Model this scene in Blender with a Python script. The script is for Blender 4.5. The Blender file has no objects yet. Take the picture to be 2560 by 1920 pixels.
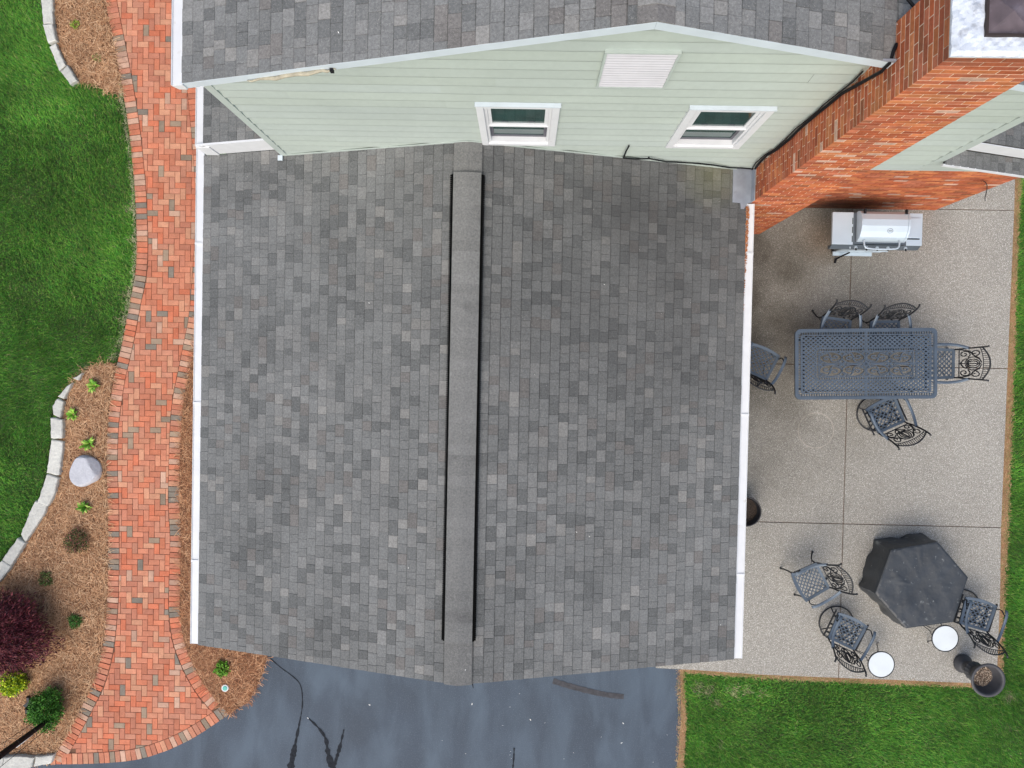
import bpy, bmesh, math, random
import numpy as np
from mathutils import Vector, Matrix
random.seed(7); rng = np.random.default_rng(7)
S = bpy.context.scene
C = S.collection
# ------------------------------------------------------------------ camera, sky, sun, exposure
CAMZ = 12.5; FPX = 1775.0
def _rot(y, p, r):
    cy, sy, cp, sp, cr, sr = math.cos(y), math.sin(y), math.cos(p), math.sin(p), math.cos(r), math.sin(r)
    Rz = np.array([[cy,-sy,0],[sy,cy,0],[0,0,1]]); Rx = np.array([[1,0,0],[0,cp,-sp],[0,sp,cp]]); Ry = np.array([[cr,0,sr],[0,1,0],[-sr,0,cr]])
    return Rz @ Rx @ Ry
RC = _rot(.0211, -.0186, .0159)
cam = bpy.data.cameras.new('camera'); camo = bpy.data.objects.new('camera', cam); C.objects.link(camo)
cam.sensor_width = 36; cam.lens = 36*FPX/2560; cam.clip_end = 500; cam.clip_start = .1
M4 = Matrix([list(RC[i])+[0] for i in range(3)]+[[0,0,0,1]]); M4.translation = (0,0,CAMZ)
camo.matrix_world = M4; S.camera = camo
SUN_EL, SUN_AZ = 52, 196        # azimuth clockwise from north (+Y)
w = bpy.data.worlds.new('World'); S.world = w; w.use_nodes = True
nt = w.node_tree; bg = nt.nodes['Background']; sky = nt.nodes.new('ShaderNodeTexSky')
sky.sky_type = 'NISHITA'; sky.sun_disc = False; sky.sun_elevation = math.radians(SUN_EL); sky.sun_rotation = math.radians(SUN_AZ)
sky.air_density = 1.0; sky.dust_density = 4.0; sky.ozone_density = .6; sky.altitude = 200
nt.links.new(sky.outputs[0], bg.inputs[0]); bg.inputs[1].default_value = .135
sl = bpy.data.lights.new('sun', 'SUN'); so = bpy.data.objects.new('sun', sl); C.objects.link(so)
sl.energy = 1.5; sl.angle = math.radians(75); sl.color = (1, .95, .84)
a = math.radians(SUN_AZ); e = math.radians(SUN_EL)
sd = Vector((math.sin(a)*math.cos(e), math.cos(a)*math.cos(e), math.sin(e)))
so.rotation_euler = sd.to_track_quat('Z', 'Y').to_euler(); so.location = (0,0,30)
S.view_settings.view_transform = 'Standard'; S.view_settings.look = 'None'; S.view_settings.exposure = 0.50
S.view_settings.gamma = 1; S.view_settings.use_curve_mapping = False

# ------------------------------------------------------------------ helpers
def at(px, py, z=0.0):
    r = RC @ np.array([(px-1280)/FPX, -(py-960)/FPX, -1.0]); t = (z-CAMZ)/r[2]
    return (r[0]*t, r[1]*t)
def atY(px, py, Y):
    r = RC @ np.array([(px-1280)/FPX, -(py-960)/FPX, -1.0]); t = Y/r[1]
    return (r[0]*t, CAMZ+r[2]*t)
def proj(p):
    q = RC.T @ (np.array(p, float)-np.array([0,0,CAMZ])); return 1280+FPX*q[0]/-q[2], 960-FPX*q[1]/-q[2]

def tag(o, label=None, cat=None, group=None, kind=None):
    if label: o['label'] = label
    if cat: o['category'] = cat
    if group: o['group'] = group
    if kind: o['kind'] = kind
    return o
def empty(name, loc=(0,0,0), rz=0, label=None, cat=None, group=None, parent=None):
    o = bpy.data.objects.new(name, None); C.objects.link(o); o.location = loc; o.rotation_euler = (0,0,rz); o.empty_display_size = .1
    o.parent = parent
    return tag(o, label, cat, group)
def copy_tree(o, parent=None):
    c = o.copy(); C.objects.link(c); c.parent = parent
    for ch in list(o.children): copy_tree(ch, c)
    return c

class MB:
    def __init__(s): s.v = []; s.f = []; s.c = []
    def face(s, pts, col=(1,1,1)):
        n = len(s.v); s.v += [tuple(p) for p in pts]; s.f.append(tuple(range(n, n+len(pts)))); s.c.append(col)
    def box(s, x0, x1, y0, y1, z0, z1, col=(1,1,1), m=None):
        P = [(x0,y0,z0),(x1,y0,z0),(x1,y1,z0),(x0,y1,z0),(x0,y0,z1),(x1,y0,z1),(x1,y1,z1),(x0,y1,z1)]
        if m is not None: P = [tuple(m @ Vector(p)) for p in P]
        n = len(s.v); s.v += P
        for q in ((0,3,2,1),(4,5,6,7),(0,1,5,4),(1,2,6,5),(2,3,7,6),(3,0,4,7)): s.f.append(tuple(n+i for i in q)); s.c.append(col)
    def prism(s, poly, z0, z1, col=(1,1,1), top_inset=0):
        a = sum(poly[i][0]*poly[(i+1)%len(poly)][1]-poly[(i+1)%len(poly)][0]*poly[i][1] for i in range(len(poly)))
        if a < 0: poly = poly[::-1]
        k = len(poly); cx = sum(p[0] for p in poly)/k; cy = sum(p[1] for p in poly)/k; n = len(s.v)
        s.v += [(p[0],p[1],z0) for p in poly]
        if top_inset:
            s.v += [(p[0],p[1],z1-top_inset) for p in poly]
            top = []
            for p in poly:
                d = math.hypot(p[0]-cx, p[1]-cy) or 1; g = max(0, 1-top_inset*1.2/d); top.append((cx+(p[0]-cx)*g, cy+(p[1]-cy)*g, z1))
            s.v += top; rings = 3
        else:
            s.v += [(p[0],p[1],z1) for p in poly]; rings = 2
        for r in range(rings-1):
            for i in range(k):
                j = (i+1) % k; s.f.append((n+r*k+i, n+r*k+j, n+(r+1)*k+j, n+(r+1)*k+i)); s.c.append(col)
        s.f.append(tuple(n+(rings-1)*k+i for i in range(k))); s.c.append(col)
        s.f.append(tuple(n+i for i in reversed(range(k)))); s.c.append(col)
    def tube(s, pts, r, n=6, flat=1.0, col=(1,1,1), caps=True, closed=False, up=(0,0,1)):
        pts = [Vector(p) for p in pts]; L = len(pts); base = len(s.v)
        rr = r if isinstance(r, (list, tuple)) else [r]*L
        for i, p in enumerate(pts):
            if closed: t = pts[(i+1) % L]-pts[i-1]
            else: t = pts[min(i+1, L-1)]-pts[max(i-1, 0)]
            t = t.normalized() if t.length > 1e-9 else Vector((0,0,1))
            u = Vector(up) if abs(t.dot(Vector(up))) < .95 else Vector((1,0,0)) if abs(t.x) < .9 else Vector((0,1,0))
            a_ = t.cross(u).normalized(); b_ = a_.cross(t).normalized()
            for k in range(n):
                an = 2*math.pi*(k+.5)/n; q = p+a_*(math.cos(an)*rr[i])+b_*(math.sin(an)*rr[i]*flat); s.v.append(tuple(q))
        for i in range(L if closed else L-1):
            for k in range(n):
                j = (i+1) % L
                s.f.append((base+i*n+k, base+i*n+(k+1) % n, base+j*n+(k+1) % n, base+j*n+k)); s.c.append(col)
        if caps and not closed:
            s.f.append(tuple(base+k for k in reversed(range(n)))); s.c.append(col)
            s.f.append(tuple(base+(L-1)*n+k for k in range(n))); s.c.append(col)
    def lathe(s, prof, cx=0, cy=0, n=32, col=(1,1,1), rib=None):
        base = len(s.v); m = len(prof)
        for i, (r, z) in enumerate(prof):
            for k in range(n):
                an = 2*math.pi*k/n; q = r*(1+(rib(i, k) if rib else 0)); s.v.append((cx+q*math.cos(an), cy+q*math.sin(an), z))
        for i in range(m-1):
            for k in range(n):
                s.f.append((base+i*n+k, base+i*n+(k+1) % n, base+(i+1)*n+(k+1) % n, base+(i+1)*n+k)); s.c.append(col)
        if prof[-1][0] > 1e-4: s.f.append(tuple(base+(m-1)*n+k for k in range(n))); s.c.append(col)
        if prof[0][0] > 1e-4: s.f.append(tuple(base+k for k in reversed(range(n)))); s.c.append(col)
    def mesh(s, name, mat, smooth=False):
        me = bpy.data.meshes.new(name); me.from_pydata(s.v, [], s.f)
        if len(set(s.c)) > 1 or (s.c and s.c[0] != (1,1,1)):
            at_ = me.attributes.new('Col', 'FLOAT_COLOR', 'FACE')
            at_.data.foreach_set('color', [x for c in s.c for x in (c[0], c[1], c[2], 1)])
        me.materials.append(mat)
        if smooth: me.polygons.foreach_set('use_smooth', [True]*len(me.polygons))
        me.update(); return me
    def build(s, name, mat, parent=None, smooth=False, label=None, cat=None, kind=None, group=None):
        o = bpy.data.objects.new(name, s.mesh(name, mat, smooth)); C.objects.link(o); o.parent = parent
        return tag(o, label, cat, group, kind)

def bevel(o, wd=.004, seg=1):
    m = o.modifiers.new('bevel', 'BEVEL'); m.width = wd; m.segments = seg; m.limit_method = 'ANGLE'; return o

# generic procedural material. use = None | 'obj' | 'attr'
def mat(name, base, rough=.8, use=None, n1=(3, .15), n2=None, speck=None, bump=None, metal=0, spec=.5, extra=None, clump=None):
    m = bpy.data.materials.new(name); m.use_nodes = True; T = m.node_tree; N = T.nodes; L = T.links; B = N['Principled BSDF']
    B.inputs['Roughness'].default_value = rough; B.inputs['Metallic'].default_value = metal; B.inputs['Specular IOR Level'].default_value = spec
    g = N.new('ShaderNodeNewGeometry'); pos = g.outputs['Position']
    def mul(a_, b_, f=1.0, bt='MULTIPLY'):
        x = N.new('ShaderNodeMix'); x.data_type = 'RGBA'; x.blend_type = bt; x.inputs[0].default_value = f
        for i, q in ((6, a_), (7, b_)):
            if isinstance(q, tuple): x.inputs[i].default_value = (*q[:3], 1)
            else: L.new(q, x.inputs[i])
        return x.outputs[2], x
    def noise(sc, det=3, rg=.55, vec=None):
        n = N.new('ShaderNodeTexNoise'); n.inputs['Scale'].default_value = sc; n.inputs['Detail'].default_value = det; n.inputs['Roughness'].default_value = rg
        L.new(vec or pos, n.inputs['Vector']); return n.outputs[0]
    def ramp(v, a_, b_, lo, hi):
        r = N.new('ShaderNodeMapRange'); L.new(v, r.inputs[0]); r.inputs[1].default_value = a_; r.inputs[2].default_value = b_
        r.inputs[3].default_value = lo; r.inputs[4].default_value = hi; return r.outputs[0]
    col = tuple(base)
    if use == 'obj':
        oi = N.new('ShaderNodeObjectInfo'); col, _ = mul(tuple(base), oi.outputs['Color'])
    elif use == 'both':
        oi = N.new('ShaderNodeObjectInfo'); col, _ = mul(tuple(base), oi.outputs['Color']); an = N.new('ShaderNodeAttribute'); an.attribute_name = 'Col'; col, _ = mul(col, an.outputs['Color'])
    elif use == 'attr':
        an = N.new('ShaderNodeAttribute'); an.attribute_name = 'Col'; col, _ = mul(tuple(base), an.outputs['Color'])
    for nn in (n1, n2):
        if nn:
            v = ramp(noise(nn[0]), .3, .7, 1-nn[1], 1+nn[1])
            cc = N.new('ShaderNodeCombineColor'); [L.new(v, cc.inputs[i]) for i in range(3)]
            col, _ = mul(col, cc.outputs[0])
    if speck:      # (scale, threshold, colour, strength)
        for sp in (speck if isinstance(speck, list) else [speck]):
            v = ramp(noise(sp[0], 2, .6), sp[1], sp[1]+.06, 0, sp[3])
            col, x = mul(col, tuple(sp[2]), bt='MIX'); L.new(v, x.inputs[0])
    if clump:      # stains of another colour with a shape of their own: (scale, thr, width, colour, strength)
        for sp in clump:
            v = ramp(noise(sp[0], 4, .6), sp[1], sp[1]+sp[2], 0, sp[4])
            col, x = mul(col, tuple(sp[3]), bt='MIX'); L.new(v, x.inputs[0])
    if extra: col = extra(N, L, pos, col, mul, noise, ramp)
    if isinstance(col, tuple): B.inputs['Base Color'].default_value = (*col[:3], 1)
    else: L.new(col, B.inputs['Base Color'])
    if bump:
        b = N.new('ShaderNodeBump'); b.inputs['Strength'].default_value = bump[1]; b.inputs['Distance'].default_value = bump[2]
        L.new(noise(bump[0], 4), b.inputs['Height']); L.new(b.outputs[0], B.inputs['Normal'])
    return m

def inpoly(x, y, P):
    c = False; n = len(P); j = n-1
    for i in range(n):
        if (P[i][1] > y) != (P[j][1] > y) and x < (P[j][0]-P[i][0])*(y-P[i][1])/(P[j][1]-P[i][1])+P[i][0]: c = not c
        j = i
    return c
def inpoly_np(X, Y, P):
    c = np.zeros(len(X), bool); n = len(P); j = n-1
    for i in range(n):
        xi, yi = P[i]; xj, yj = P[j]
        if yi != yj: c ^= ((yi > Y) != (yj > Y)) & (X < (xj-xi)*(Y-yi)/(yj-yi)+xi)
        j = i
    return c
def clip_half(poly, p, n):     # keep side where (q-p).n >= 0
    out = []
    for i in range(len(poly)):
        a_, b_ = poly[i], poly[(i+1) % len(poly)]
        da = (a_[0]-p[0])*n[0]+(a_[1]-p[1])*n[1]; db = (b_[0]-p[0])*n[0]+(b_[1]-p[1])*n[1]
        if da >= 0: out.append(a_)
        if da*db < 0:
            t = da/(da-db); out.append((a_[0]+(b_[0]-a_[0])*t, a_[1]+(b_[1]-a_[1])*t))
    return out
def area(P): return abs(sum(P[i][0]*P[(i+1) % len(P)][1]-P[(i+1) % len(P)][0]*P[i][1] for i in range(len(P))))/2
def resample(P, step):
    out = []; d = 0; P = [Vector(p) for p in P]; L = [0]
    for i in range(1, len(P)): L.append(L[-1]+(P[i]-P[i-1]).length)
    n = max(2, round(L[-1]/step)+1)
    for k in range(n):
        t = L[-1]*k/(n-1); i = max(1, min(len(P)-1, next((j for j in range(len(L)) if L[j] >= t), len(L)-1)))
        u = (t-L[i-1])/max(1e-9, L[i]-L[i-1]); out.append(P[i-1].lerp(P[i], u))
    return out
def smooth_line(P, it=2):
    for _ in range(it):
        Q = [P[0]]
        for i in range(len(P)-1):
            a_, b_ = P[i], P[i+1]; Q += [tuple(a_[k]*.75+b_[k]*.25 for k in range(len(a_))), tuple(a_[k]*.25+b_[k]*.75 for k in range(len(a_)))]
        P = Q+[P[-1]]
    return P
def W(L, z=0.0, ox=0, oy=0, s=1.0): return [at(ox+x/s, oy+y/s, z) for x, y in L]
Z = 2.572

# ------------------------------------------------------------------ materials
def rgbmul(c, k): return tuple(min(1, x*k) for x in c)
m_paint = mat('white_paint', (.66,.675,.69), .45, n1=(6,.04), clump=[(9,.66,.1,(.45,.43,.38),.5)])
m_slat = mat('vent_paint', (.50,.50,.53), .5, n1=(5,.05))
m_trim = mat('fascia_paint', (.56,.63,.68), .5, n1=(5,.05))
def butt_shade(N, L, pos, col, mul, noise, ramp):
    # shadow line, with some grime, painted along the butt edge of every plank
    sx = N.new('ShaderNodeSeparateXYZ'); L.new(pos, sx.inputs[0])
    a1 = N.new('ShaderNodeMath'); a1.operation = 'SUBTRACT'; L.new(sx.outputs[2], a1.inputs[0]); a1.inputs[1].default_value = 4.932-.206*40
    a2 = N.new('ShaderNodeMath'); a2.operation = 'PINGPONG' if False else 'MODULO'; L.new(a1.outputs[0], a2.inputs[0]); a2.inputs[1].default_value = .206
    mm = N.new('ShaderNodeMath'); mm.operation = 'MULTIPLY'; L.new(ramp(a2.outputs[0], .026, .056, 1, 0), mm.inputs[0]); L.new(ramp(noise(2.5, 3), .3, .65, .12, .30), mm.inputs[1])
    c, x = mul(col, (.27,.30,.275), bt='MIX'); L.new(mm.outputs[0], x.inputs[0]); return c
m_siding = mat('sage_siding', (.425,.485,.445), .5, use='obj', n1=(.8,.07), n2=(14,.03), clump=[(1.6,.62,.2,(.34,.38,.34),.4)], extra=butt_shade)
m_sidetrim = mat('sage_trim', (.42,.48,.445), .5, n1=(5,.05))
def grime(N, L, pos, col, mul, noise, ramp):
    # dirt and algae on the north-east part of the garage roof, beside the chimney
    sx = N.new('ShaderNodeSeparateXYZ'); L.new(pos, sx.inputs[0])
    vm = N.new('ShaderNodeVectorMath'); vm.operation = 'DISTANCE'; L.new(pos, vm.inputs[0]); vm.inputs[1].default_value = (1.6, 1.9, 2.9)
    a_ = ramp(vm.outputs['Value'], .0, 3.9, .66, 0)
    mm = N.new('ShaderNodeMath'); mm.operation = 'MULTIPLY'; L.new(a_, mm.inputs[0]); L.new(ramp(noise(1.0, 5, .6), .25, .7, .55, 1.15), mm.inputs[1])
    c, x = mul(col, (.050,.050,.051), bt='MIX'); L.new(mm.outputs[0], x.inputs[0])
    v2 = N.new('ShaderNodeVectorMath'); v2.operation = 'DISTANCE'; L.new(pos, v2.inputs[0]); v2.inputs[1].default_value = (2.6, 2.85, 2.5)
    c2, x2 = mul(c, (.16,.16,.06), bt='MIX'); L.new(ramp(v2.outputs['Value'], .05, .6, .38, 0), x2.inputs[0])
    return c2
m_sh_obj = mat('shingle_granules', (1,1,1), .95, use='obj', n1=(.7,.12), n2=(42,.20), speck=[(95,.62,(.40,.40,.38),.45),(140,.60,(.06,.06,.062),.5)], bump=(160,.5,.004), spec=.2, extra=grime)
m_sh_att = mat('shingle_granules_field', (1,1,1), .95, use='attr', n1=(.7,.12), n2=(42,.20), speck=[(95,.62,(.40,.40,.38),.45),(140,.60,(.06,.06,.062),.5)], bump=(160,.5,.004), spec=.2, extra=grime)
m_sh_tab = mat('shingle_granules_tab', (1,1,1), .95, use='both', n1=(.7,.12), n2=(42,.20), speck=[(95,.62,(.44,.43,.40),.45),(140,.60,(.06,.06,.062),.5)], bump=(160,.5,.004), spec=.2, extra=grime)
m_cap = mat('ridge_cap_granules', (1,1,1), .95, use='obj', n1=(.7,.12), n2=(42,.20), speck=[(95,.62,(.44,.43,.40),.4)], clump=[(1.6,.56,.16,(.06,.06,.06),.5),(9,.64,.08,(.30,.30,.29),.4)], bump=(160,.5,.004), spec=.2)
m_deck = mat('roof_underlay', (.05,.05,.05), .9)
m_vent = mat('black_plastic', (.004,.004,.004), .9, spec=.05)
m_brick_o = mat('paver_clay', (1,1,1), .9, use='obj', n1=(9,.12), n2=(60,.12), speck=(40,.66,(.75,.5,.38),.3), clump=[(2.3,.70,.06,(.62,.46,.34),.4),(.8,.66,.16,(.18,.10,.075),.35)], bump=(90,.35,.004), spec=.25)
m_brick_a = mat('paver_clay_field', (1,1,1), .9, use='attr', n1=(9,.12), n2=(60,.12), speck=(40,.66,(.75,.5,.38),.3), clump=[(2.3,.70,.06,(.62,.46,.34),.4),(.8,.66,.16,(.18,.10,.075),.35)], bump=(90,.35,.004), spec=.25)
def soot_and_shade(N, L, pos, col, mul, noise, ramp):
    vm = N.new('ShaderNodeVectorMath'); vm.operation = 'SUBTRACT'; L.new(pos, vm.inputs[0]); vm.inputs[1].default_value = (5.2, 2.9, .15)  # soot at the wall base, with the grill's shade painted in
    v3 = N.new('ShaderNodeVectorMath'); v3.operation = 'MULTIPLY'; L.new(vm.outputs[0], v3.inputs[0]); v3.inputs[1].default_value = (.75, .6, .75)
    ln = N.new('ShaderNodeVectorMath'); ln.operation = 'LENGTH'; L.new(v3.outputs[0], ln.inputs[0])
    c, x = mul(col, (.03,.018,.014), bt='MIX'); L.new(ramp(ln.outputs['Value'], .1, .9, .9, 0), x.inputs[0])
    sx = N.new('ShaderNodeSeparateXYZ'); L.new(pos, sx.inputs[0])
    c2, x2 = mul(c, (.10,.045,.03), bt='MIX')
    mm = N.new('ShaderNodeMath'); mm.operation = 'MULTIPLY'; L.new(ramp(sx.outputs[2], 6.75, 7.02, 0, .75), mm.inputs[0]); L.new(ramp(noise(5,3), .3, .6, .3, 1), mm.inputs[1])
    L.new(mm.outputs[0], x2.inputs[0]); return c2
m_cb_o = mat('chimney_brick', (1,1,1), .88, use='obj', n1=(5,.16), n2=(30,.14), clump=[(3,.71,.06,(.55,.42,.35),.5)], bump=(70,.4,.004), extra=soot_and_shade, spec=.25)
m_cb_a = mat('chimney_brick_field', (1,1,1), .88, use='attr', n1=(5,.16), n2=(30,.14), clump=[(3,.71,.06,(.55,.42,.35),.5)], bump=(70,.4,.004), extra=soot_and_shade, spec=.25)
m_mortar = mat('mortar', (.70,.56,.42), .95, n1=(8,.2), extra=soot_and_shade)
m_crown = mat('chimney_crown_wash', (.60,.65,.72), .8, n1=(6,.1), clump=[(7,.56,.16,(.12,.12,.13),.6)], bump=(25,.6,.01))
m_flue = mat('rusted_flue_metal', (.14,.11,.12), .55, n1=(5,.3), clump=[(6,.5,.2,(.30,.26,.30),.6)], metal=.3)
m_flued = mat('flue_dark_edge', (.03,.02,.018), .8)
m_flash = mat('grey_flashing', (.30,.33,.38), .5, n1=(5,.15), metal=.2, clump=[(9,.6,.2,(.2,.2,.21),.5)])
m_glass = mat('window_glass', (.012,.05,.045), .06, n1=(3,.3), spec=.8)
m_screen = mat('insect_screen', (.11,.11,.13), .7)
m_dark = mat('dark_room', (.02,.03,.03), .9)
m_cable = mat('black_cable', (.008,.008,.010), .55, spec=.2)
def patio_extra(N, L, pos, col, mul, noise, ramp):
    cx, cy = at(2038,1075.5)
    vm = N.new('ShaderNodeVectorMath'); vm.operation = 'DISTANCE'; L.new(pos, vm.inputs[0]); vm.inputs[1].default_value = (cx, cy, .03)
    s_ = N.new('ShaderNodeMath'); s_.operation = 'SUBTRACT'; L.new(vm.outputs['Value'], s_.inputs[0]); s_.inputs[1].default_value = .306
    ab = N.new('ShaderNodeMath'); ab.operation = 'ABSOLUTE'; L.new(s_.outputs[0], ab.inputs[0])
    mm = N.new('ShaderNodeMath'); mm.operation = 'MULTIPLY'; L.new(ramp(ab.outputs[0], .004, .013, .55, 0), mm.inputs[0]); L.new(ramp(noise(9,3), .3, .55, .2, 1), mm.inputs[1])
    c, x = mul(col, (.55,.50,.44), bt='MIX'); L.new(mm.outputs[0], x.inputs[0])
    # shade of the building painted into the concrete towards the house, with weathering
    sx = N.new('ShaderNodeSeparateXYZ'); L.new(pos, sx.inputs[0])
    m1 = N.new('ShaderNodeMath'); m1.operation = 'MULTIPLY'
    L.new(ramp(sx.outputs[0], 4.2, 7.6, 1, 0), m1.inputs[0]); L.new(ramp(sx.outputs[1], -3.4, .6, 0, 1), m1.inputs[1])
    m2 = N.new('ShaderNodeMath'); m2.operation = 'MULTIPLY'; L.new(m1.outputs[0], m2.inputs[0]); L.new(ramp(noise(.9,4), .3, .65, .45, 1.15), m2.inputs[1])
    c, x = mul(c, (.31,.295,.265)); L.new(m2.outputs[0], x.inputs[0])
    v2 = N.new('ShaderNodeVectorMath'); v2.operation = 'DISTANCE'; L.new(pos, v2.inputs[0]); v2.inputs[1].default_value = (*at(2050,600), .03)
    c, x = mul(c, (.55,.36,.22)); L.new(ramp(v2.outputs['Value'], .05, .5, .55, 0), x.inputs[0])
    return c
m_patio = mat('exposed_aggregate', (.308,.294,.258), .9, n1=(1.1,.07), n2=(22,.07), speck=[(75,.56,(.72,.70,.66),.75),(90,.55,(.12,.11,.10),.75),(50,.64,(.27,.21,.16),.6)], bump=(110,.6,.006), extra=patio_extra)
m_joint = mat('joint_soil', (.16,.10,.065), .95, n1=(9,.3))
def sealer(N, L, pos, col, mul, noise, ramp):
    mp = N.new('ShaderNodeMapping'); mp.inputs['Rotation'].default_value = (0,0,.5); mp.inputs['Scale'].default_value = (1.4,.45,1); L.new(pos, mp.inputs[0])
    n = N.new('ShaderNodeTexNoise'); n.inputs['Scale'].default_value = 1.5; n.inputs['Detail'].default_value = 5; n.inputs['Distortion'].default_value = .5; L.new(mp.outputs[0], n.inputs['Vector'])
    c, x = mul(col, (.082,.118,.160), bt='MIX'); L.new(ramp(n.outputs[0], .42, .70, 0, .65), x.inputs[0]); return c
m_asph = mat('sealed_asphalt', (.036,.055,.082), .7, n1=(1.0,.12), n2=(45,.1), speck=[(70,.60,(.13,.16,.19),.6),(95,.60,(.015,.02,.03),.5)], bump=(90,.5,.005), extra=sealer)
m_tar = mat('crack_filler', (.020,.023,.029), .9, n1=(20,.3), spec=.15)
m_tyre = mat('tyre_mark', (.045,.045,.052), .8, n1=(15,.3))
m_pjoint = mat('paver_joint_sand', (.14,.07,.042), .95, n1=(9,.3))
m_soil = mat('lawn_soil', (.035,.06,.015), .95, n1=(2,.3), n2=(20,.3))
m_far = mat('distant_turf', (.062,.165,.022), .95, n1=(1.3,.25), n2=(30,.45), bump=(50,.8,.03))
m_mulch = mat('straw_bed', (.17,.085,.045), .95, n1=(3,.2), n2=(40,.3), bump=(60,.8,.02))
m_needle = mat('pine_needles', (1,1,1), .8, use='attr', n1=(2.2,.12), spec=.3)
m_dirt = mat('orange_soil', (.36,.20,.10), .95, n1=(5,.2), n2=(50,.3), bump=(50,.8,.02))
m_grass = mat('grass_blades', (1,1,1), .75, use='attr', n1=(2.2,.25), n2=(.5,.3), spec=.25)
m_leaf = mat('leaves', (1,1,1), .6, use='attr', n1=(14,.2), spec=.3)
m_stem = mat('stems', (.12,.08,.05), .9)
m_stone = mat('limestone', (.52,.52,.49), .9, n1=(4,.1), n2=(25,.1), clump=[(5,.55,.2,(.30,.30,.30),.5)], bump=(20,.7,.015), use='obj')
m_rock = mat('granite_boulder', (.48,.49,.53), .9, n1=(3,.08), n2=(40,.08), bump=(12,.5,.02), clump=[(5,.6,.12,(.38,.38,.43),.6)])
m_metal = mat('cast_aluminium', (.096,.126,.162), .42, n1=(4,.12), metal=.4)
m_metald = mat('dark_iron', (.02,.022,.026), .5, metal=.3)
m_cover = mat('vinyl_cover', (.034,.040,.047), .38, n1=(2.5,.15), clump=[(6.5,.64,.08,(.26,.28,.28),.5),(16,.66,.06,(.30,.32,.32),.5)], bump=(3.2,.3,.05))
m_coverside = m_cover
m_wtable = mat('white_tabletop', (.64,.69,.71), .3, n1=(5,.05), clump=[(11,.66,.05,(.42,.43,.42),.5)])
m_urn = mat('dark_resin', (.055,.055,.06), .55, n1=(6,.2), bump=(40,.3,.004))
m_pot = mat('black_pot', (.012,.012,.016), .4)
m_potsoil = mat('potting_soil', (.13,.09,.065), .95, n1=(40,.4), speck=[(70,.6,(.35,.28,.22),.7)], bump=(60,1,.03))
m_darksoil = mat('damp_potting_soil', (.045,.032,.024), .95, n1=(40,.4), bump=(60,1,.03))
m_steel = mat('stainless_steel', (.53,.62,.69), .38, n1=(3,.04), metal=.3)
m_steeld = mat('grill_side_panel', (.12,.145,.17), .45, metal=.4)
m_rust = mat('rusty_debris', (.36,.13,.04), .95, n1=(20,.4))
m_tarp = mat('weathered_wrap', (.36,.33,.25), .8, n1=(8,.3), bump=(20,.8,.02))
m_teal = mat('teal_cap', (.10,.50,.42), .5)
m_petal = mat('petal', (.85,.85,.82), .7)
m_dead = mat('dead_grass', (1,1,1), .9, use='attr')

# ------------------------------------------------------------------ fitted dimensions of the house (metres)
XL, XR, ZE, ZR, YF, YW = -4.6438, 3.1135, 2.3032, 3.3819, -4.0674, 2.9342
XM = (XL+XR)/2; SG = (ZR-ZE)/(XM-XL)
XA, ZA, XE, ZU, YR = .9927, 6.8412, -3.4193, 5.4894, 2.784
SU = (ZA-ZU)/(XA-XE); XE2 = 2*XA-XE
XWL, XWR = -3.412, 5.553
CX0, CX1, CY0, CY1, CZ = 3.2027, 4.0518, 2.4627, 3.12, 6.98
ZB = 2.396
YN = 7.5
groof = lambda x: ZR-SG*abs(x-XM)
uroof = lambda x: ZA-SU*abs(x-XA)

# ------------------------------------------------------------------ ground
MB_ = MB(); MB_.face([(-60,-60,-.06),(60,-60,-.06),(60,60,-.06),(-60,60,-.06)]); MB_.build('ground', m_far, kind='structure')
S5 = lambda L: [(x/Z, 1275+y/Z) for x, y in L]
S4 = lambda L: [(x/Z, 640+y/Z) for x, y in L]
S1 = lambda L: [(x/Z, y/Z) for x, y in L]
G = lambda L, z=0: [at(x, y, z) for x, y in L]

# path edges (photograph read off at ground level)
left_out = [(240,-160)]+S1([(675,0),(705,150),(740,330),(770,480),(795,620),(830,850),(850,1050),(865,1200),(872,1350),(880,1600)])+S4([(868,140),(835,280),(800,480),(770,620),(745,720),(720,850),(705,970),(692,1050),(685,1200),(682,1350),(688,1500)])+S5([(692,0),(695,200),(693,400),(690,560),(680,700),(665,850),(640,980),(600,1110),(545,1220),(490,1330),(430,1440),(380,1530),(325,1638)])
right_in = [(440,-160)]+S1([(1150,0),(1180,350),(1205,600),(1230,850),(1250,1100),(1262,1400)])+S4([(1235,150),(1215,400),(1180,560),(1150,720),(1115,880),(1095,1050),(1085,1300),(1080,1600)])+S5([(1095,150),(1090,350),(1083,600),(1090,720),(1110,850),(1155,980),(1230,1130),(1310,1240),(1375,1308)])
arc_out = S5([(325,1638),(600,1634),(800,1620),(930,1598),(1100,1540),(1250,1465),(1380,1380),(1470,1315)])
BL, BW = .197, .0985
LO = [tuple(p) for p in resample(G(smooth_line(left_out)), .06)]
RI = [tuple(p) for p in resample(G(smooth_line(right_in)), .06)]
AO = [tuple(p) for p in resample(G(smooth_line(arc_out)), .06)]
def offset(P, d):
    out = []
    for i, p in enumerate(P):
        a_ = P[max(0, i-2)]; b_ = P[min(len(P)-1, i+2)]; tx, ty = b_[0]-a_[0], b_[1]-a_[1]; l = math.hypot(tx, ty)
        out.append((p[0]-ty/l*d, p[1]+tx/l*d))
    return out
LI = offset(LO, BL+.006)       # heading south: left normal = east
RO = offset(RI, BL+.006)
AI = offset(AO, BL+.006)       # heading east: left normal = north
AI = AI[3:-4]
field = LI[:-4]+AI+RI[::-1]
red = [(.52,.205,.125),(.54,.235,.145),(.47,.175,.105),(.53,.185,.105),(.54,.265,.165),(.48,.215,.14),(.53,.165,.09),(.45,.18,.115)]
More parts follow.
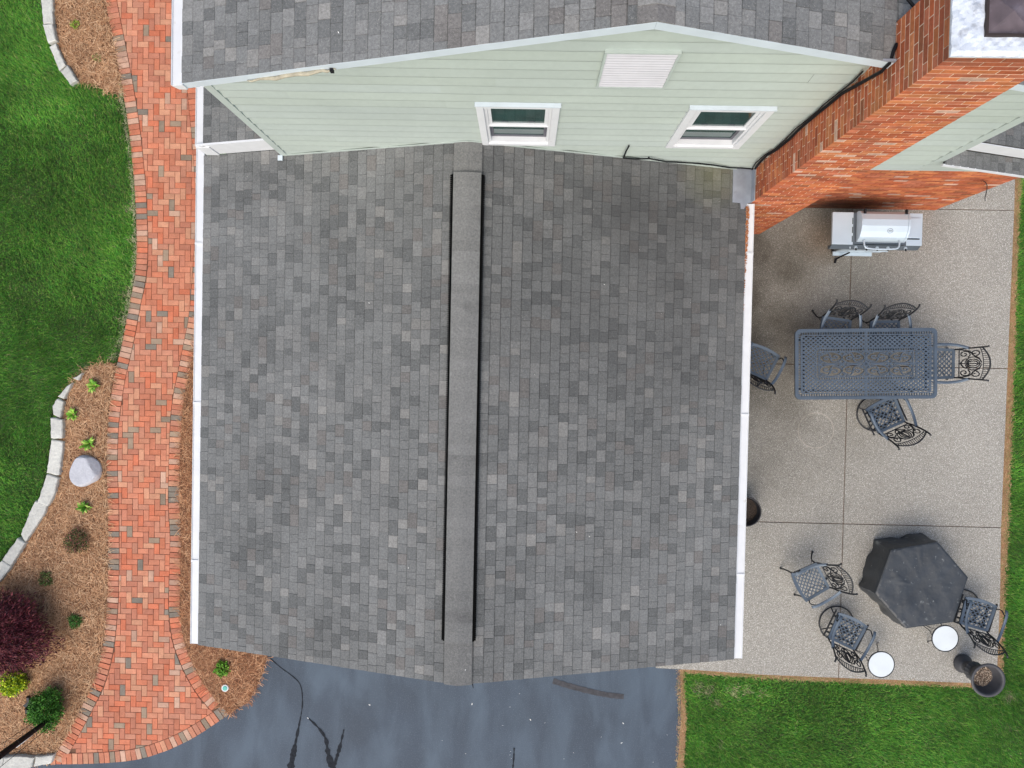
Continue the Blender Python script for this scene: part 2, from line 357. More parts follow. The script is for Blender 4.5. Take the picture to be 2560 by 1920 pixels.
grey = [(.27,.21,.155),(.22,.19,.155),(.31,.23,.165)]
pale = [(.52,.33,.24),(.47,.29,.21)]
def pick(pg, pp):
    r = random.random()
    c = random.choice(grey if r < pg else pale if r < pg+pp else red); k = random.uniform(.88, 1.12); return tuple(x*k for x in c)
path_base = MB(); path_base.prism([tuple(p) for p in (LO+AO+RO[::-1])], -.05, -.012)
path = path_base.build('brick_path', m_pjoint, kind='structure')
segs = [(field[i], field[(i+1) % len(field)]) for i in range(len(field))]
SA = np.array([s[0] for s in segs]); SB = np.array([s[1] for s in segs]); SD = SB-SA; SL = (SD**2).sum(1)
ccw = sum(field[i][0]*field[(i+1) % len(field)][1]-field[(i+1) % len(field)][0]*field[i][1] for i in range(len(field))) > 0
pav_full, pav_cut = [], []
xs = [p[0] for p in field]; ys = [p[1] for p in field]
ox, oy = at(500, 960)
for i in range(-90, 90):
    for j in range(-110, 110):
        cl = (i-j) % 4
        if cl == 0: bw, bh = 2, 1
        elif cl == 3: bw, bh = 1, 2
        else: continue
        x0 = ox+i*BW; y0 = oy+j*BW; x1 = x0+bw*BW; y1 = y0+bh*BW
        if x1 < min(xs)-.1 or x0 > max(xs)+.1 or y1 < min(ys)-.1 or y0 > max(ys)+.1: continue
        c = ((x0+x1)/2, (y0+y1)/2)
        t = np.clip(((np.array(c)-SA)*SD).sum(1)/SL, 0, 1); Q = SA+SD*t[:, None]; dd = np.hypot(*(np.array(c)-Q).T); k = int(dd.argmin())
        ins = inpoly(c[0], c[1], field)
        if not ins and dd[k] > .11: continue
        jx = random.uniform(-.0012,.0012); g_ = .0028
        R4 = [(x0+g_+jx, y0+g_), (x1-g_+jx, y0+g_), (x1-g_+jx, y1-g_), (x0+g_+jx, y1-g_)]
        if ins and dd[k] > .12: pav_full.append((c, bw > bh, R4)); continue
        for s_ in {k, (k+3) % len(segs), (k-3) % len(segs)}:
            d = SD[s_]/math.sqrt(SL[s_]); n = (-d[1], d[0]) if ccw else (d[1], -d[0])
            if R4: R4 = clip_half(R4, tuple(SA[s_]+np.array(n)*.003), n)
        if len(R4) > 2 and area(R4) > .0016: pav_cut.append((c, R4))
def visible(c, mar=0): 
    p = proj((c[0], c[1], 0)); return -mar < p[0] < 2560+mar and -mar < p[1] < 1920+mar
def paver_mesh(name, lx, ly, mt, h=.045, bv=.003):
    b = MB(); b.prism([(-lx/2,-ly/2),(lx/2,-ly/2),(lx/2,ly/2),(-lx/2,ly/2)], -h, 0, top_inset=bv); return b.mesh(name, mt)
me_h = paver_mesh('paver', 2*BW-.0058, BW-.0058, m_brick_o); me_v = paver_mesh('paver', BW-.0058, 2*BW-.0058, m_brick_o)
allp = [('f', c, hz) for c, hz, _ in pav_full]
allp.sort(key=lambda q: (0 if visible(q[1]) and proj((q[1][0], q[1][1], 0))[0] < 520-0*q[1][1] else 1, abs(q[1][1]-.0)))
paver_stuff = MB()
for n, (_, c, hz) in enumerate(allp):
    col = pick(.05, .03)
    zz = random.uniform(-.0025, .0015)
    if n < 300:
        o = bpy.data.objects.new('paver', me_h if hz else me_v); C.objects.link(o); o.parent = path; o.color = (*col, 1)
        o.location = (c[0], c[1], zz); o.rotation_euler = (random.gauss(0,.003), random.gauss(0,.003), random.gauss(0,.008))
    else:
        lx, ly = (2*BW-.0058, BW-.0058) if hz else (BW-.0058, 2*BW-.0058)
        paver_stuff.prism([(c[0]-lx/2,c[1]-ly/2),(c[0]+lx/2,c[1]-ly/2),(c[0]+lx/2,c[1]+ly/2),(c[0]-lx/2,c[1]+ly/2)], -.04, zz, col, .003)
for c, P in pav_cut: paver_stuff.prism(P, -.04, random.uniform(-.0025,.001), pick(.085,.08), .003)
paver_stuff.build('paver_field', m_brick_a, path, kind='stuff')
me_b = paver_mesh('border_paver', BL, BW-.009, m_brick_o, .05, .004)
def border(P, side, pg, pp, skip=0):
    R = resample(P, BW)
    for i in range(skip, len(R)-1):
        a_, b_ = R[i], R[i+1]; m_ = (a_+b_)/2; t = (b_-a_).normalized(); n = Vector((-t.y, t.x))*side
        c = m_+n*(BL/2+.002); 
        o = bpy.data.objects.new('border_paver', me_b); C.objects.link(o); o.parent = path
        o.location = (c.x, c.y, random.uniform(0, .004)); o.rotation_euler = (random.gauss(0,.006), random.gauss(0,.006), math.atan2(n.y, n.x)+random.gauss(0,.012))
        sx = (b_-a_).length/BW; o.scale = (1, sx*.995, 1); o.color = (*pick(pg, pp), 1)
border(LO[:-2], 1, .17, .16); border(RI[:-1], 1, .22, .14); border(AO, 1, .12, .1)

# driveway, beds, soil strips
drive = G(S5([(330,1636),(600,1632),(800,1618),(930,1596),(1100,1538),(1250,1463),(1380,1378),(1466,1318),(1480,1305),(1590,1240),(1612,1212),(1690,1050),(1722,930),(1740,800)]))
drive += [(drive[-1][0], -3.2), (2.75, -3.2)]+G([(1700,1640),(1703,1800),(1693,1920),(1690,2200),(-200,2200),(-200,1914),(128,1912)])
b = MB(); b.prism(drive, -.05, 0); driveway = b.build('driveway', m_asph, kind='structure')
def ribbon(b, pts, wd, z, jit=.3):
    P = smooth_line(pts, 2); R = resample(P, .04); n = len(R); prev = None
    for i, p in enumerate(R):
        q = R[min(i+1, n-1)]-R[max(i-1, 0)]; t = q.normalized(); nn = Vector((-t.y, t.x)); f = i/(n-1)
        ww = (wd[0]*(1-f)+wd[1]*f)*random.uniform(1-jit, 1+jit)/2
        cur = (p+nn*ww, p-nn*ww)
        if prev: b.face([(prev[1].x,prev[1].y,z),(cur[1].x,cur[1].y,z),(cur[0].x,cur[0].y,z),(prev[0].x,prev[0].y,z)])
        prev = cur
S6 = lambda L: [(850+x/Z, 1275+y/Z) for x, y in L]
b = MB()
ribbon(b, G(S5([(1735,950),(1800,1010),(1900,1080),(1940,1130),(1948,1250),(1930,1350)])), (.015,.02), .004, .5)
ribbon(b, G(S5([(1930,1350),(1910,1450),(1890,1550),(1860,1700)])), (.025,.12), .004, .5)
ribbon(b, G(S5([(1985,1340),(2050,1400),(2100,1470),(2105,1550),(2140,1670)])), (.02,.10), .005, .55)
ribbon(b, G(S5([(2212,1410),(2185,1530),(2140,1670)])), (.02,.09), .006, .55)
ribbon(b, G(S6([(1120,1528),(1118,1590),(1108,1700)])), (.02,.03), .004, .5)
ribbon(b, G(S6([(845,1080),(857,1145)])), (.02,.015), .004, .5)
b.build('crack_filler', m_tar, driveway)
b = MB()
ribbon(b, G(S6([(1370,1098),(1450,1125),(1600,1165),(1720,1190),(1825,1200)])), (.10,.09), .0045, .12)
b.build('tyre_mark', m_tyre, driveway)

bed1 = G([(128,-160)]+S1([(335,0),(345,150),(362,265),(420,420),(440,425),(500,530),(590,535),(690,592),(785,602)])+[(309,241),(299,187),(288,128),(274,58),(262,0),(240,-160)])
bed2 = G(S4([(750,690),(640,690),(570,722),(530,760),(450,822),(412,935),(400,1050),(404,1190),(376,1412),(308,1610)])+S5([(290,15),(165,208),(78,355),(0,460),(-200,640),(-200,1612),(330,1612),(380,1530),(430,1440),(490,1330),(545,1220),(600,1110),(640,980),(665,850),(680,700),(690,560),(695,200),(692,0)])+S4([(688,1500),(682,1350),(685,1200),(692,1050),(705,970),(720,850),(745,720)]))
bed3 = [tuple(p) for p in RO if p[1] < 1.6]+G(S5([(1470,1315),(1590,1240),(1612,1212),(1690,1050),(1722,930)]))+[(-4.0,-3.2),(-4.0,1.4)]
beds = []
for i, P in enumerate((bed1, bed2, bed3)):
    b = MB(); b.prism(P, -.05, -.006+.0005*i); beds.append(b.build('mulch_bed', m_mulch, kind='structure'))
# pine straw: curved strips
def strands(name, polys, dens, lmin, lmax, wd, cols, mtl, z0=0, lift=.03, parent=None, hang=0):
    V = []; F = []; K = []
    for P in polys:
        A = np.array(P); x0, y0 = A.min(0); x1, y1 = A.max(0); n = int((x1-x0)*(y1-y0)*dens)
        X = rng.uniform(x0, x1, n); Y = rng.uniform(y0, y1, n); k = inpoly_np(X, Y, P); X = X[k]; Y = Y[k]; n = len(X)
        q = [proj((0,0,0))]
        an = rng.uniform(0, 2*math.pi, n)+.8*np.sin(X*3+Y*2.2); ln = rng.uniform(lmin, lmax, n); cu = rng.normal(0, .9, n); w_ = rng.uniform(.6, 1.3, n)*wd/2; h0 = rng.uniform(0, lift, n); tl = rng.normal(0, .08, n)
        px, py, pz = X.copy(), Y.copy(), z0+h0; a0 = an.copy(); rows = []
        for s in range(4):
            nx, ny = -np.sin(a0), np.cos(a0); rows.append((px-nx*w_, py-ny*w_, pz, px+nx*w_, py+ny*w_, pz+rng.uniform(-.3,.3,n)*w_))
            px = px+np.cos(a0)*ln/3; py = py+np.sin(a0)*ln/3; pz = np.maximum(z0+.001, pz+tl*ln/3); a0 = a0+cu/3
        vv = np.zeros((n, 8, 3))
        for s, r in enumerate(rows): vv[:, 2*s] = np.stack(r[:3], 1); vv[:, 2*s+1] = np.stack(r[3:], 1)
        base = sum(len(v) for v in V)*8; ff = np.zeros((n, 3, 4), int); idx = base+np.arange(n)*8
        for s in range(3): ff[:, s] = np.stack([idx+2*s, idx+2*s+2, idx+2*s+3, idx+2*s+1], 1)
        ci = rng.integers(0, len(cols), n); cc = np.array(cols)[ci]*rng.uniform(.75, 1.25, n)[:, None]
        V.append(vv); F.append(ff); K.append(np.repeat(cc, 3, 0))
    V = np.concatenate(V).reshape(-1, 3); F = np.concatenate(F).reshape(-1, 4); K = np.concatenate(K)
    return npmesh(name, V, F, K, mtl, parent)
def npmesh(name, V, F, K, mtl, parent=None, label=None, cat=None, kind='stuff'):
    me = bpy.data.meshes.new(name); k = F.shape[1]
    me.vertices.add(len(V)); me.vertices.foreach_set('co', V.astype(np.float32).ravel())
    me.loops.add(F.size); me.loops.foreach_set('vertex_index', F.astype(np.int32).ravel())
    me.polygons.add(len(F)); me.polygons.foreach_set('loop_start', np.arange(0, F.size, k, dtype=np.int32))
    me.update(calc_edges=True)
    at_ = me.attributes.new('Col', 'FLOAT_COLOR', 'FACE'); at_.data.foreach_set('color', np.concatenate([K, np.ones((len(K), 1))], 1).astype(np.float32).ravel())
    me.materials.append(mtl); o = bpy.data.objects.new(name, me); C.objects.link(o); o.parent = parent
    return tag(o, label, cat, kind=kind)
straw = [(.48,.27,.145),(.56,.34,.19),(.36,.18,.09),(.68,.45,.27),(.21,.10,.05),(.50,.28,.145)]
straw3 = [(.44,.22,.11),(.56,.32,.18),(.32,.14,.065),(.20,.08,.04)]
def frame_clip(P): 
    F0 = [at(-80,-80), at(-80,2000), at(2640,2000), at(2640,-80)]
    for p, n in ((F0[0],(1,0)),(F0[0],(0,-1)),(F0[2],(-1,0)),(F0[2],(0,1))): P = clip_half(P, p, n)
    return P
tag(strands('pine_straw', [frame_clip(bed1), frame_clip(bed2)], 3000, .07, .18, .0056, straw, m_needle), 'brown pine straw mulch spread over the planting beds left of the path', 'pine straw')
tag(strands('pine_straw', [bed3], 3000, .07, .18, .0056, straw3, m_needle), 'orange brown pine straw in the corner bed between path and garage', 'pine straw')

# patio: separate slabs
jx, jy1, jy2, jy3, ex = 5.656, -2.5614, .2133, 2.9491, 8.411
pb = G([(1660,1669),(1700,1671),(1933,1687),(2205,1697),(2415,1705),(2489,1709)])
b = MB(); b.prism([(2.3,-4.3),(2.3,5.2),(ex-.02,5.2),(ex-.02,-4.6)][::-1], -.06, .012); 
patio = MB(); patio.prism(G([(1640,1655),(1933,1680),(2205,1690),(2480,1700)])+[(ex-.03,5.0),(2.6,5.0)], -.05, .014)
patio = patio.build('patio', m_joint, kind='structure')
g = .006
def slab(P, z=.03):
    o = MB(); o.prism(P, -.04, z, top_inset=.004); o.build('slab', m_patio, patio)
yb = lambda x: np.interp(x, [p[0] for p in pb], [p[1] for p in pb])
xe_ = at(2489,1709)[0]
slab([(2.45,yb(2.45)),(3.2,yb(3.2)),(4.3,yb(4.3)),(jx-g,yb(jx)),(jx-g,jy1-g),(2.45,jy1-g)])
slab([(jx+g,yb(jx)),(6.8,yb(6.8)),(xe_,yb(xe_)),(xe_+.01,-3.8),(ex-.02,jy1-g),(jx+g,jy1-g)])
slab([(2.7,jy1+g),(jx-g,jy1+g),(jx-g,jy2-g),(2.7,jy2-g)])
slab([(jx+g,jy1+g),(ex-.02,jy1+g),(ex,jy2-g),(jx+g,jy2-g)])
slab([(2.7,jy2+g),(jx-g,jy2+g),(jx-g,jy3-g),(2.7,jy3-g)])
slab([(jx+g,jy2+g),(ex,jy2+g),(ex+.02,jy3-g),(jx+g,jy3-g)])
slab([(6.9,jy3+g),(ex+.02,jy3+g),(ex+.0,5.6),(6.9,5.6)])
# orange soil fringe
def fringe(P, wd, z):
    b = MB(); ribbon(b, P, wd, z, .35); return b
pe = G([(1703,1673),(1933,1690),(2205,1701),(2415,1709),(2489,1714)])
pr = G([(2494,1710),(2498,1600),(2506,1400),(2512,1285),(2522,1000),(2531,700),(2536,560),(2545,430)])
pd = G([(1701,1672),(1704,1760),(1706,1800),(1703,1850),(1700,1920),(1698,2000)])
b = MB(); ribbon(b, pe, (.10,.12), -.004, .4); ribbon(b, pr, (.12,.15), -.003, .35); ribbon(b, pd, (.12,.14), -.002, .35)
b.build('bare_soil', m_dirt, kind='structure')

# ------------------------------------------------------------------ lawns
lawnL = G([(-200,-150),(100,-150),(100,0),(107,60),(121,110),(147,172),(172,210),(195,212),(230,210),(268,232),(306,241),(321,330),(334,467),(340,645),(323,749),(297,881),(288,908),(250,908),(220,920),(205,934),(182,958),(145,988),(131,1010),(126,1040),(125,1100),(114,1180),(92,1258),(76,1290),(48,1345),(4,1395),(-30,1435),(-200,1590)])
lawnR = G([(1705,1678),(1933,1697),(2205,1708),(2415,1716),(2500,1722),(2505,1600),(2512,1400),(2517,1285),(2528,1000),(2538,700),(2546,430),(2560,405),(2800,300),(2800,2050),(1700,2050),(1705,1920),(1712,1850),(1713,1800),(1705,1740)])
for P in (lawnL, lawnR):
    b = MB(); b.prism(P, -.05, -.035+(0 if P is lawnL else .001)); b.build('lawn', m_soil, kind='structure')
def grass(name, P, dens, label, hfun=None, cols=None, hmin=.04, hmax=.075, z0=-.035):
    A = np.array(P); x0, y0 = A.min(0); x1, y1 = A.max(0); n = int((x1-x0)*(y1-y0)*dens)
    X = rng.uniform(x0, x1, n); Y = rng.uniform(y0, y1, n); k = inpoly_np(X, Y, P); X = X[k]; Y = Y[k]; n = len(X)
    comb = 1.3*np.sin(X*.9+Y*.6)+.9*np.sin(Y*1.7-X*.5+1)
    an = comb+rng.normal(0, 1.1, n); h = rng.uniform(hmin, hmax, n)*(1+.25*np.sin(X*4.1)*np.sin(Y*3.7)); lean = rng.uniform(.35, 1.4, n)*h; w_ = rng.uniform(.0016, .0034, n)
    fx, fy = np.cos(an), np.sin(an); sa = an+math.pi/2+rng.normal(0,.6,n); sx, sy = np.cos(sa)*w_, np.sin(sa)*w_
    V = np.zeros((n, 5, 3))
    V[:,0] = np.stack([X-sx, Y-sy, np.full(n, z0)], 1); V[:,1] = np.stack([X+sx, Y+sy, np.full(n, z0)], 1)
    V[:,2] = np.stack([X-sx*.8+fx*lean*.4, Y-sy*.8+fy*lean*.4, z0+h*.65], 1); V[:,3] = np.stack([X+sx*.8+fx*lean*.4, Y+sy*.8+fy*lean*.4, z0+h*.65], 1)
    V[:,4] = np.stack([X+fx*lean, Y+fy*lean, z0+h], 1)
    i0 = np.arange(n)*5; F = np.zeros((n, 3, 3), int)
    F[:,0] = np.stack([i0, i0+1, i0+3], 1); F[:,1] = np.stack([i0, i0+3, i0+2], 1); F[:,2] = np.stack([i0+2, i0+3, i0+4], 1)
    cs = np.array(cols or [(.067,.265,.024),(.054,.215,.018),(.105,.32,.03),(.04,.165,.02),(.17,.39,.045),(.062,.25,.042),(.23,.37,.07)])
    K = cs[rng.integers(0, len(cs), n)]*rng.uniform(.7, 1.3, n)[:, None]
    dry = rng.random(n) < .012; K[dry] = (.42,.36,.2)
    if hfun is not None: K = hfun(X, Y, K)
    o = npmesh(name, V.reshape(-1, 3), F.reshape(-1, 3), np.repeat(K, 3, 0), m_grass); tag(o, label, 'grass'); return o
def patches(cents, colr):
    def f(X, Y, K):
        for (cx, cy), r, s in cents:
            d = np.exp(-((X-cx)**2+(Y-cy)**2)/(r*r))*s; m_ = rng.random(len(X)) < d; K[m_] = np.array(colr)*rng.uniform(.7, 1.2, m_.sum())[:, None]
        return K
    return f
tan = (.48,.42,.27)
grass('lawn_grass', lawnL, 6500, 'green lawn grass left of the brick path', patches([(at(x, y), r, .55) for x, y, r in ((330,520,.10),(318,740,.10),(308,800,.12),(322,340,.10),(298,860,.10),(305,255,.10),(330,600,.06),(210,925,.12),(285,890,.10))], tan))
grass('lawn_grass', lawnR, 6500, 'green lawn grass below and right of the patio', patches([(at(x, y), r, .6) for x, y, r in ((1745,1720,.10),(1770,1727,.08),(1835,1730,.09),(1868,1728,.07),(1790,1760,.06),(1905,1738,.06),(1800,1860,.06),(2520,1740,.08))], tan))
for P in ([at(-200,-150), at(-200,1590), at(-900,2050), at(-900,-700), at(100,-700), at(100,-150)], [at(2800,300), at(2800,2050), at(1700,2050), at(1690,2600), at(3500,2600), at(3500,-100), at(2700,-100)]):
    b = MB(); b.prism(P, -.05, -.037); b.build('lawn', m_soil, kind='structure')
    grass('lawn_grass', P, 2600, 'green lawn grass running on beyond the picture', hmin=.05, hmax=.085)
deadc = [(.44,.27,.14),(.52,.36,.2),(.38,.2,.1),(.2,.22,.07)]
def along(P, wd):
    A = offset([tuple(p) for p in resample(P, .1)], wd/2); B = offset([tuple(p) for p in resample(P, .1)], -wd/2); return A+B[::-1]
tag(strands('dead_grass', [along(pe,.12), along(pr,.15), along(pd,.14)], 4500, .02, .06, .004, deadc, m_dead, z0=0), 'dry orange thatch along the edge of patio and driveway', 'dead grass')
le = [p for p in LO if .3 < p[1] < 5]
tag(strands('dead_grass', [along(offset(le, -.02), .07)], 3500, .02, .05, .004, [(.5,.46,.3),(.4,.38,.22),(.16,.22,.07)], m_dead, z0=0), 'pale dry grass fringe where the lawn meets the brick path', 'dead grass')

# ------------------------------------------------------------------ HOUSE
house = empty('house', (0,0,0), label='sage green sided house with grey shingle roofs, red brick chimney and attached garage', cat='house')
def sh_col():
    r = random.random()
    c = (.150,.155,.154) if r < .56 else (.114,.119,.119) if r < .73 else (.176,.179,.176) if r < .90 else (.205,.204,.196) if r < .935 else (.144,.139,.134)
    k = random.uniform(.97, 1.16); return tuple(x*k for x in c)
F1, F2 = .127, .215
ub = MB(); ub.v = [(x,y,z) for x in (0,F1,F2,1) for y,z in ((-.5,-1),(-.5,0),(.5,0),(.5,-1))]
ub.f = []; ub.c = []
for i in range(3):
    for k in range(3): ub.f.append((4*i+k, 4*i+k+1, 4*i+k+5, 4*i+k+4)[::-1]); ub.c.append((.60,.60,.60) if i < 2 else (1,1,1))  # dark band: shadow line below the next course, put into the tab colour
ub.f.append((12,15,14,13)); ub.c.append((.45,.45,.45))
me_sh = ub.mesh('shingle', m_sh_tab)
def shingles(deck, slopes, expo, nmax, bright=1.0, clipx=None, ymax_ind=99):
    """slopes: (xr, zr, dx, slope, L, y0, y1) ridge x,z, direction sign, tan, horizontal run"""
    tabs = []
    for xr_, zr_, sg, sl_, run, y0, y1 in slopes:
        th = math.atan(sl_); LL = run/math.cos(th); nC = int(LL/expo)+1
        for k in range(nC):
            bot = LL-k*expo; top = max(0, bot-expo-.02)
            if bot < .03: break
            y = y0; first = True
            while y < y1-.005:
                wd = random.choice((.09,.115,.13,.145,.165,.20)) if not first else random.uniform(.05,.18)
                first = False; ye = min(y1, y+wd); 
                if y1-ye < .03: ye = y1
                lift = random.choice((0, 0, .003))
                d = Vector((sg*math.cos(th), 0, -math.sin(th))); nrm = Vector((sg*math.sin(th), 0, math.cos(th)))
                pt = Vector((xr_, 0, zr_))+d*top+nrm*(.006+lift); pb_ = Vector((xr_, 0, zr_))+d*(bot+random.uniform(-.0015,.0015))+nrm*(.0155+lift)
                yc = (y+ye)/2; hw = (ye-y)/2-.0012-random.choice((0,0,.0008))
                tabs.append((pt, pb_, nrm, yc, hw, th)); y = ye
    def dist(t): 
        p = t[1]; q = proj((p.x, t[3], p.z)); vis = -5 < q[0] < 2565 and -5 < q[1] < 1925
        return ((p.x**2+t[3]**2+(CAMZ-p.z)**2) if vis and t[3] < ymax_ind else 1e6)
    tabs.sort(key=dist)
    st = MB()
    for i, (pt, pb_, nrm, yc, hw, th) in enumerate(tabs):
        c = tuple(x*bright for x in sh_col()); ax = pb_-pt; l = ax.length; ax.normalize(); ay = Vector((0,1,0)); az = ax.cross(ay)
        if az.z < 0: az = -az; 
        if i < nmax and dist((pt, pb_, nrm, yc, hw, th)) < 1e6:
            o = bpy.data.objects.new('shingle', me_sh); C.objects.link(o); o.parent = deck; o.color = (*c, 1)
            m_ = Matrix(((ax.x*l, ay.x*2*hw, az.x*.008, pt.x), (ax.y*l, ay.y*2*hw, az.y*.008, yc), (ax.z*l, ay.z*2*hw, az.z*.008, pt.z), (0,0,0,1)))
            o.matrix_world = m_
        else:
            m_ = [pt+ax*(l*f_)+ay*(yc+sg_*hw) for f_ in (0, F2, 1) for sg_ in (-1, 1)]; dn = az*.008
            n = len(st.v); st.v += [tuple(p) for p in m_]+[tuple(p-dn) for p in m_]
            fl = 1 if (m_[2]-m_[0]).cross(m_[1]-m_[0]).z > 0 else -1; dk = tuple(x*.6 for x in c)  # dk: same painted shadow line, and the dark butt
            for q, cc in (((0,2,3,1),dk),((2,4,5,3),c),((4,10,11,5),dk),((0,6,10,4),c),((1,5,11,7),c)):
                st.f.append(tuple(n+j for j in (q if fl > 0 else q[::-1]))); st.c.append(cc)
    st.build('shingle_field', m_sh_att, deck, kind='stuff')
def roof_deck(name, pts_list, th=.03):
    b = MB()
    for P in pts_list:
        top = [Vector(p) for p in P]; bot = [p-Vector((0,0,th)) for p in top]; n = len(b.v); b.v += [tuple(p) for p in top+bot]
        k = len(top); b.f.append(tuple(n+i for i in range(k))); b.f.append(tuple(n+k+i for i in reversed(range(k))))
        for i in range(k): b.f.append((n+i, n+k+i, n+k+(i+1) % k, n+(i+1) % k))
        b.c += [(1,1,1)]*(k+2)
    return b.build(name, m_deck, house)
# garage roof
gd = roof_deck('garage_roof', [[(XL,YF,ZE),(XM,YF,ZR),(XM,YW,ZR),(XL,YW,ZE)], [(XM,YF,ZR),(XR,YF,ZE),(XR,YW-.003,ZE),(XM,YW-.003,ZR)]])
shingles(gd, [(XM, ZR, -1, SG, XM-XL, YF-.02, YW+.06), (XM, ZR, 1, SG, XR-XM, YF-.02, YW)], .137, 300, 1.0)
# ridge cap and vent
y_t = at(1172, 434, ZR+.05)[1]; y_b = at(1148, 1606, ZR+.05)[1]
vent = MB()
for sg in (-1, 1):
    x0, x1 = XM, XM+sg*.205
    P = [(XM, ZR+.02), (XM+sg*.205, ZR+.012-.205*SG*.6), (XM+sg*.205, ZR+.052-.205*SG*.75), (XM, ZR+.066)]
    A = [(p[0], y_b, p[1]) for p in P]; B = [(p[0], y_t, p[1]) for p in P]
    for i in range(4): vent.face([A[i], A[(i+1) % 4], B[(i+1) % 4], B[i]] if sg < 0 else [B[i], B[(i+1) % 4], A[(i+1) % 4], A[i]])
    vent.face(A); vent.face(B[::-1])
vent = vent.build('ridge_vent', m_vent, house)
b = MB(); y = y_b+.01
while y < y_t-.01:
    for sg in (-1, 1):
        xa, xb = sorted((XM+sg*.205, XM+sg*.222)); b.box(xa, xb, y, y+.012, ZR-.03, ZR+.005)
    y += .026
b.build('vent_baffle', m_vent, vent, kind='stuff')
def cap_piece(y0, y1, wd, lift, col, parent):
    b = MB(); prof = []
    for k in range(9):
        u = -1+k/4; x = u*wd; z = -SG*.8*abs(x)*abs(u)**.35+lift; prof.append((XM+x, z+ZR))
    for i in range(8):
        (xa, za), (xb, zb) = prof[i], prof[i+1]
        b.face([(xa,y0,za+.006),(xb,y0,zb+.006),(xb,y1,zb),(xa,y1,za)], (1,1,1))
        b.face([(xa,y0,za-.001),(xb,y0,zb-.001),(xb,y0,zb+.006),(xa,y0,za+.006)], (1,1,1))
    for s_, (xa, za) in ((0, prof[0]), (1, prof[-1])):
        q = [(xa,y0,za-.006),(xa,y0,za+.006),(xa,y1,za),(xa,y1,za-.006)]; b.face(q if s_ == 0 else q[::-1])
    o = b.build('ridge_cap', m_cap, parent); o.color = (*col, 1)
def cap_col(): 
    k = random.uniform(.92, 1.12); return (.172*k,.174*k,.170*k)
y = y_b-.012
while y < y_t-.03:
    st = random.choice((.137,.137,.14,.13)); cap_piece(y, min(y_t+.018, y+st), .178, .072, cap_col(), vent); y += st
for ya, yb_ in ((YF-.02, y_b-.012), (y_t+.012, YW)):
    y = ya
    while y < yb_-.02: cap_piece(y, min(yb_, y+.137), .178, .026, cap_col(), gd); y += .137
# upper roof
ud = roof_deck('upper_roof', [[(XE,YR,ZU),(XA,YR,ZA),(XA,YN,ZA),(XE,YN,ZU)], [(XA,YR,ZA),(CX0-.01,YR,uroof(CX0-.01)),(CX0-.01,YN,uroof(CX0-.01)),(XA,YN,ZA)], [(CX0-.01,CY1+.01,uroof(CX0-.01)),(CX1+.01,CY1+.01,uroof(CX1+.01)),(CX1+.01,YN,uroof(CX1+.01)),(CX0-.01,YN,uroof(CX0-.01))], [(CX1+.01,YR,uroof(CX1+.01)),(XE2,YR,ZU),(XE2,YN,ZU),(CX1+.01,YN,uroof(CX1+.01))]])
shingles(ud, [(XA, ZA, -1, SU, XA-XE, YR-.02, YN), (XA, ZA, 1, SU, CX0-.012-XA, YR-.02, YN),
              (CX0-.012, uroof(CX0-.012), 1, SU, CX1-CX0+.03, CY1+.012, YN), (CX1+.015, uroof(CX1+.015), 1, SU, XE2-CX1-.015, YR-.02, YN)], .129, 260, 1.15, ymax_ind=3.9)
for k in range(34):
    y0 = YR-.02+k*.137; b = MB()
    for sg in (-1, 1):
        q = [(XA,y0,ZA+.028),(XA+sg*.15,y0,ZA+.024-SU*.15),(XA+sg*.15,y0+.137,ZA+.018-SU*.15),(XA,y0+.137,ZA+.022)]; b.face(q if sg > 0 else q[::-1])
        q = [(XA,y0,ZA+.012),(XA+sg*.15,y0,ZA+.008-SU*.15),(XA+sg*.15,y0,ZA+.024-SU*.15),(XA,y0,ZA+.028)]; b.face(q if sg > 0 else q[::-1])
    o = b.build('ridge_cap', m_sh_obj, ud); c = sh_col(); o.color = (c[0]*1.15, c[1]*1.15, c[2]*1.15, 1)
# west skirt roof of the main house, a step above the garage roof
UP = .40; YB = 3.03; XS = XL+.19; ZS = ZE+SG*.19
wd_ = roof_deck('side_roof', [[(XS,YB,ZS+UP),(XWL,YB,groof(XWL)+UP),(XWL,YN,groof(XWL)+UP),(XS,YN,ZS+UP)]])
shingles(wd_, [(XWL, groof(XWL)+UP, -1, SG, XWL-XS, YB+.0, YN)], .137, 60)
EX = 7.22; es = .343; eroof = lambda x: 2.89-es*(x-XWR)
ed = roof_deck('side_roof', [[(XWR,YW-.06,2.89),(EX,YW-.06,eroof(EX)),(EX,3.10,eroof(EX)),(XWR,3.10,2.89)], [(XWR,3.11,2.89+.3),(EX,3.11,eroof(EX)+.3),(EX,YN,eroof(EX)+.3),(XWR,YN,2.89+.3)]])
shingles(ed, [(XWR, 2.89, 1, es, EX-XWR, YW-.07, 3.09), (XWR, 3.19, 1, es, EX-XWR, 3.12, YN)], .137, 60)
def slope_board(name, x0, z0, x1, z1, y0, y1, h, mt, parent=house):
    b = MB(); P = [(x0,z0-h),(x1,z1-h),(x1,z1),(x0,z0)]
    if x1 < x0: P = P[::-1]
    A = [(p[0], y0, p[1]) for p in P]; B = [(p[0], y1, p[1]) for p in P]
    b.face(A); b.face(B[::-1])
    for i in range(4): b.face([B[i], B[(i+1) % 4], A[(i+1) % 4], A[i]])
    return b.build(name, mt, parent)
slope_board('rake_board', XS-.12, ZS+UP+.012-SG*.12, XWL-.002, groof(XWL)+UP+.012, YB-.03, YB-.002, .40, m_paint)
slope_board('rake_board', XWR+.1, 2.89-es*.1+.3, EX+.1, eroof(EX+.1)+.3, 3.095, 3.108, .27, m_paint)
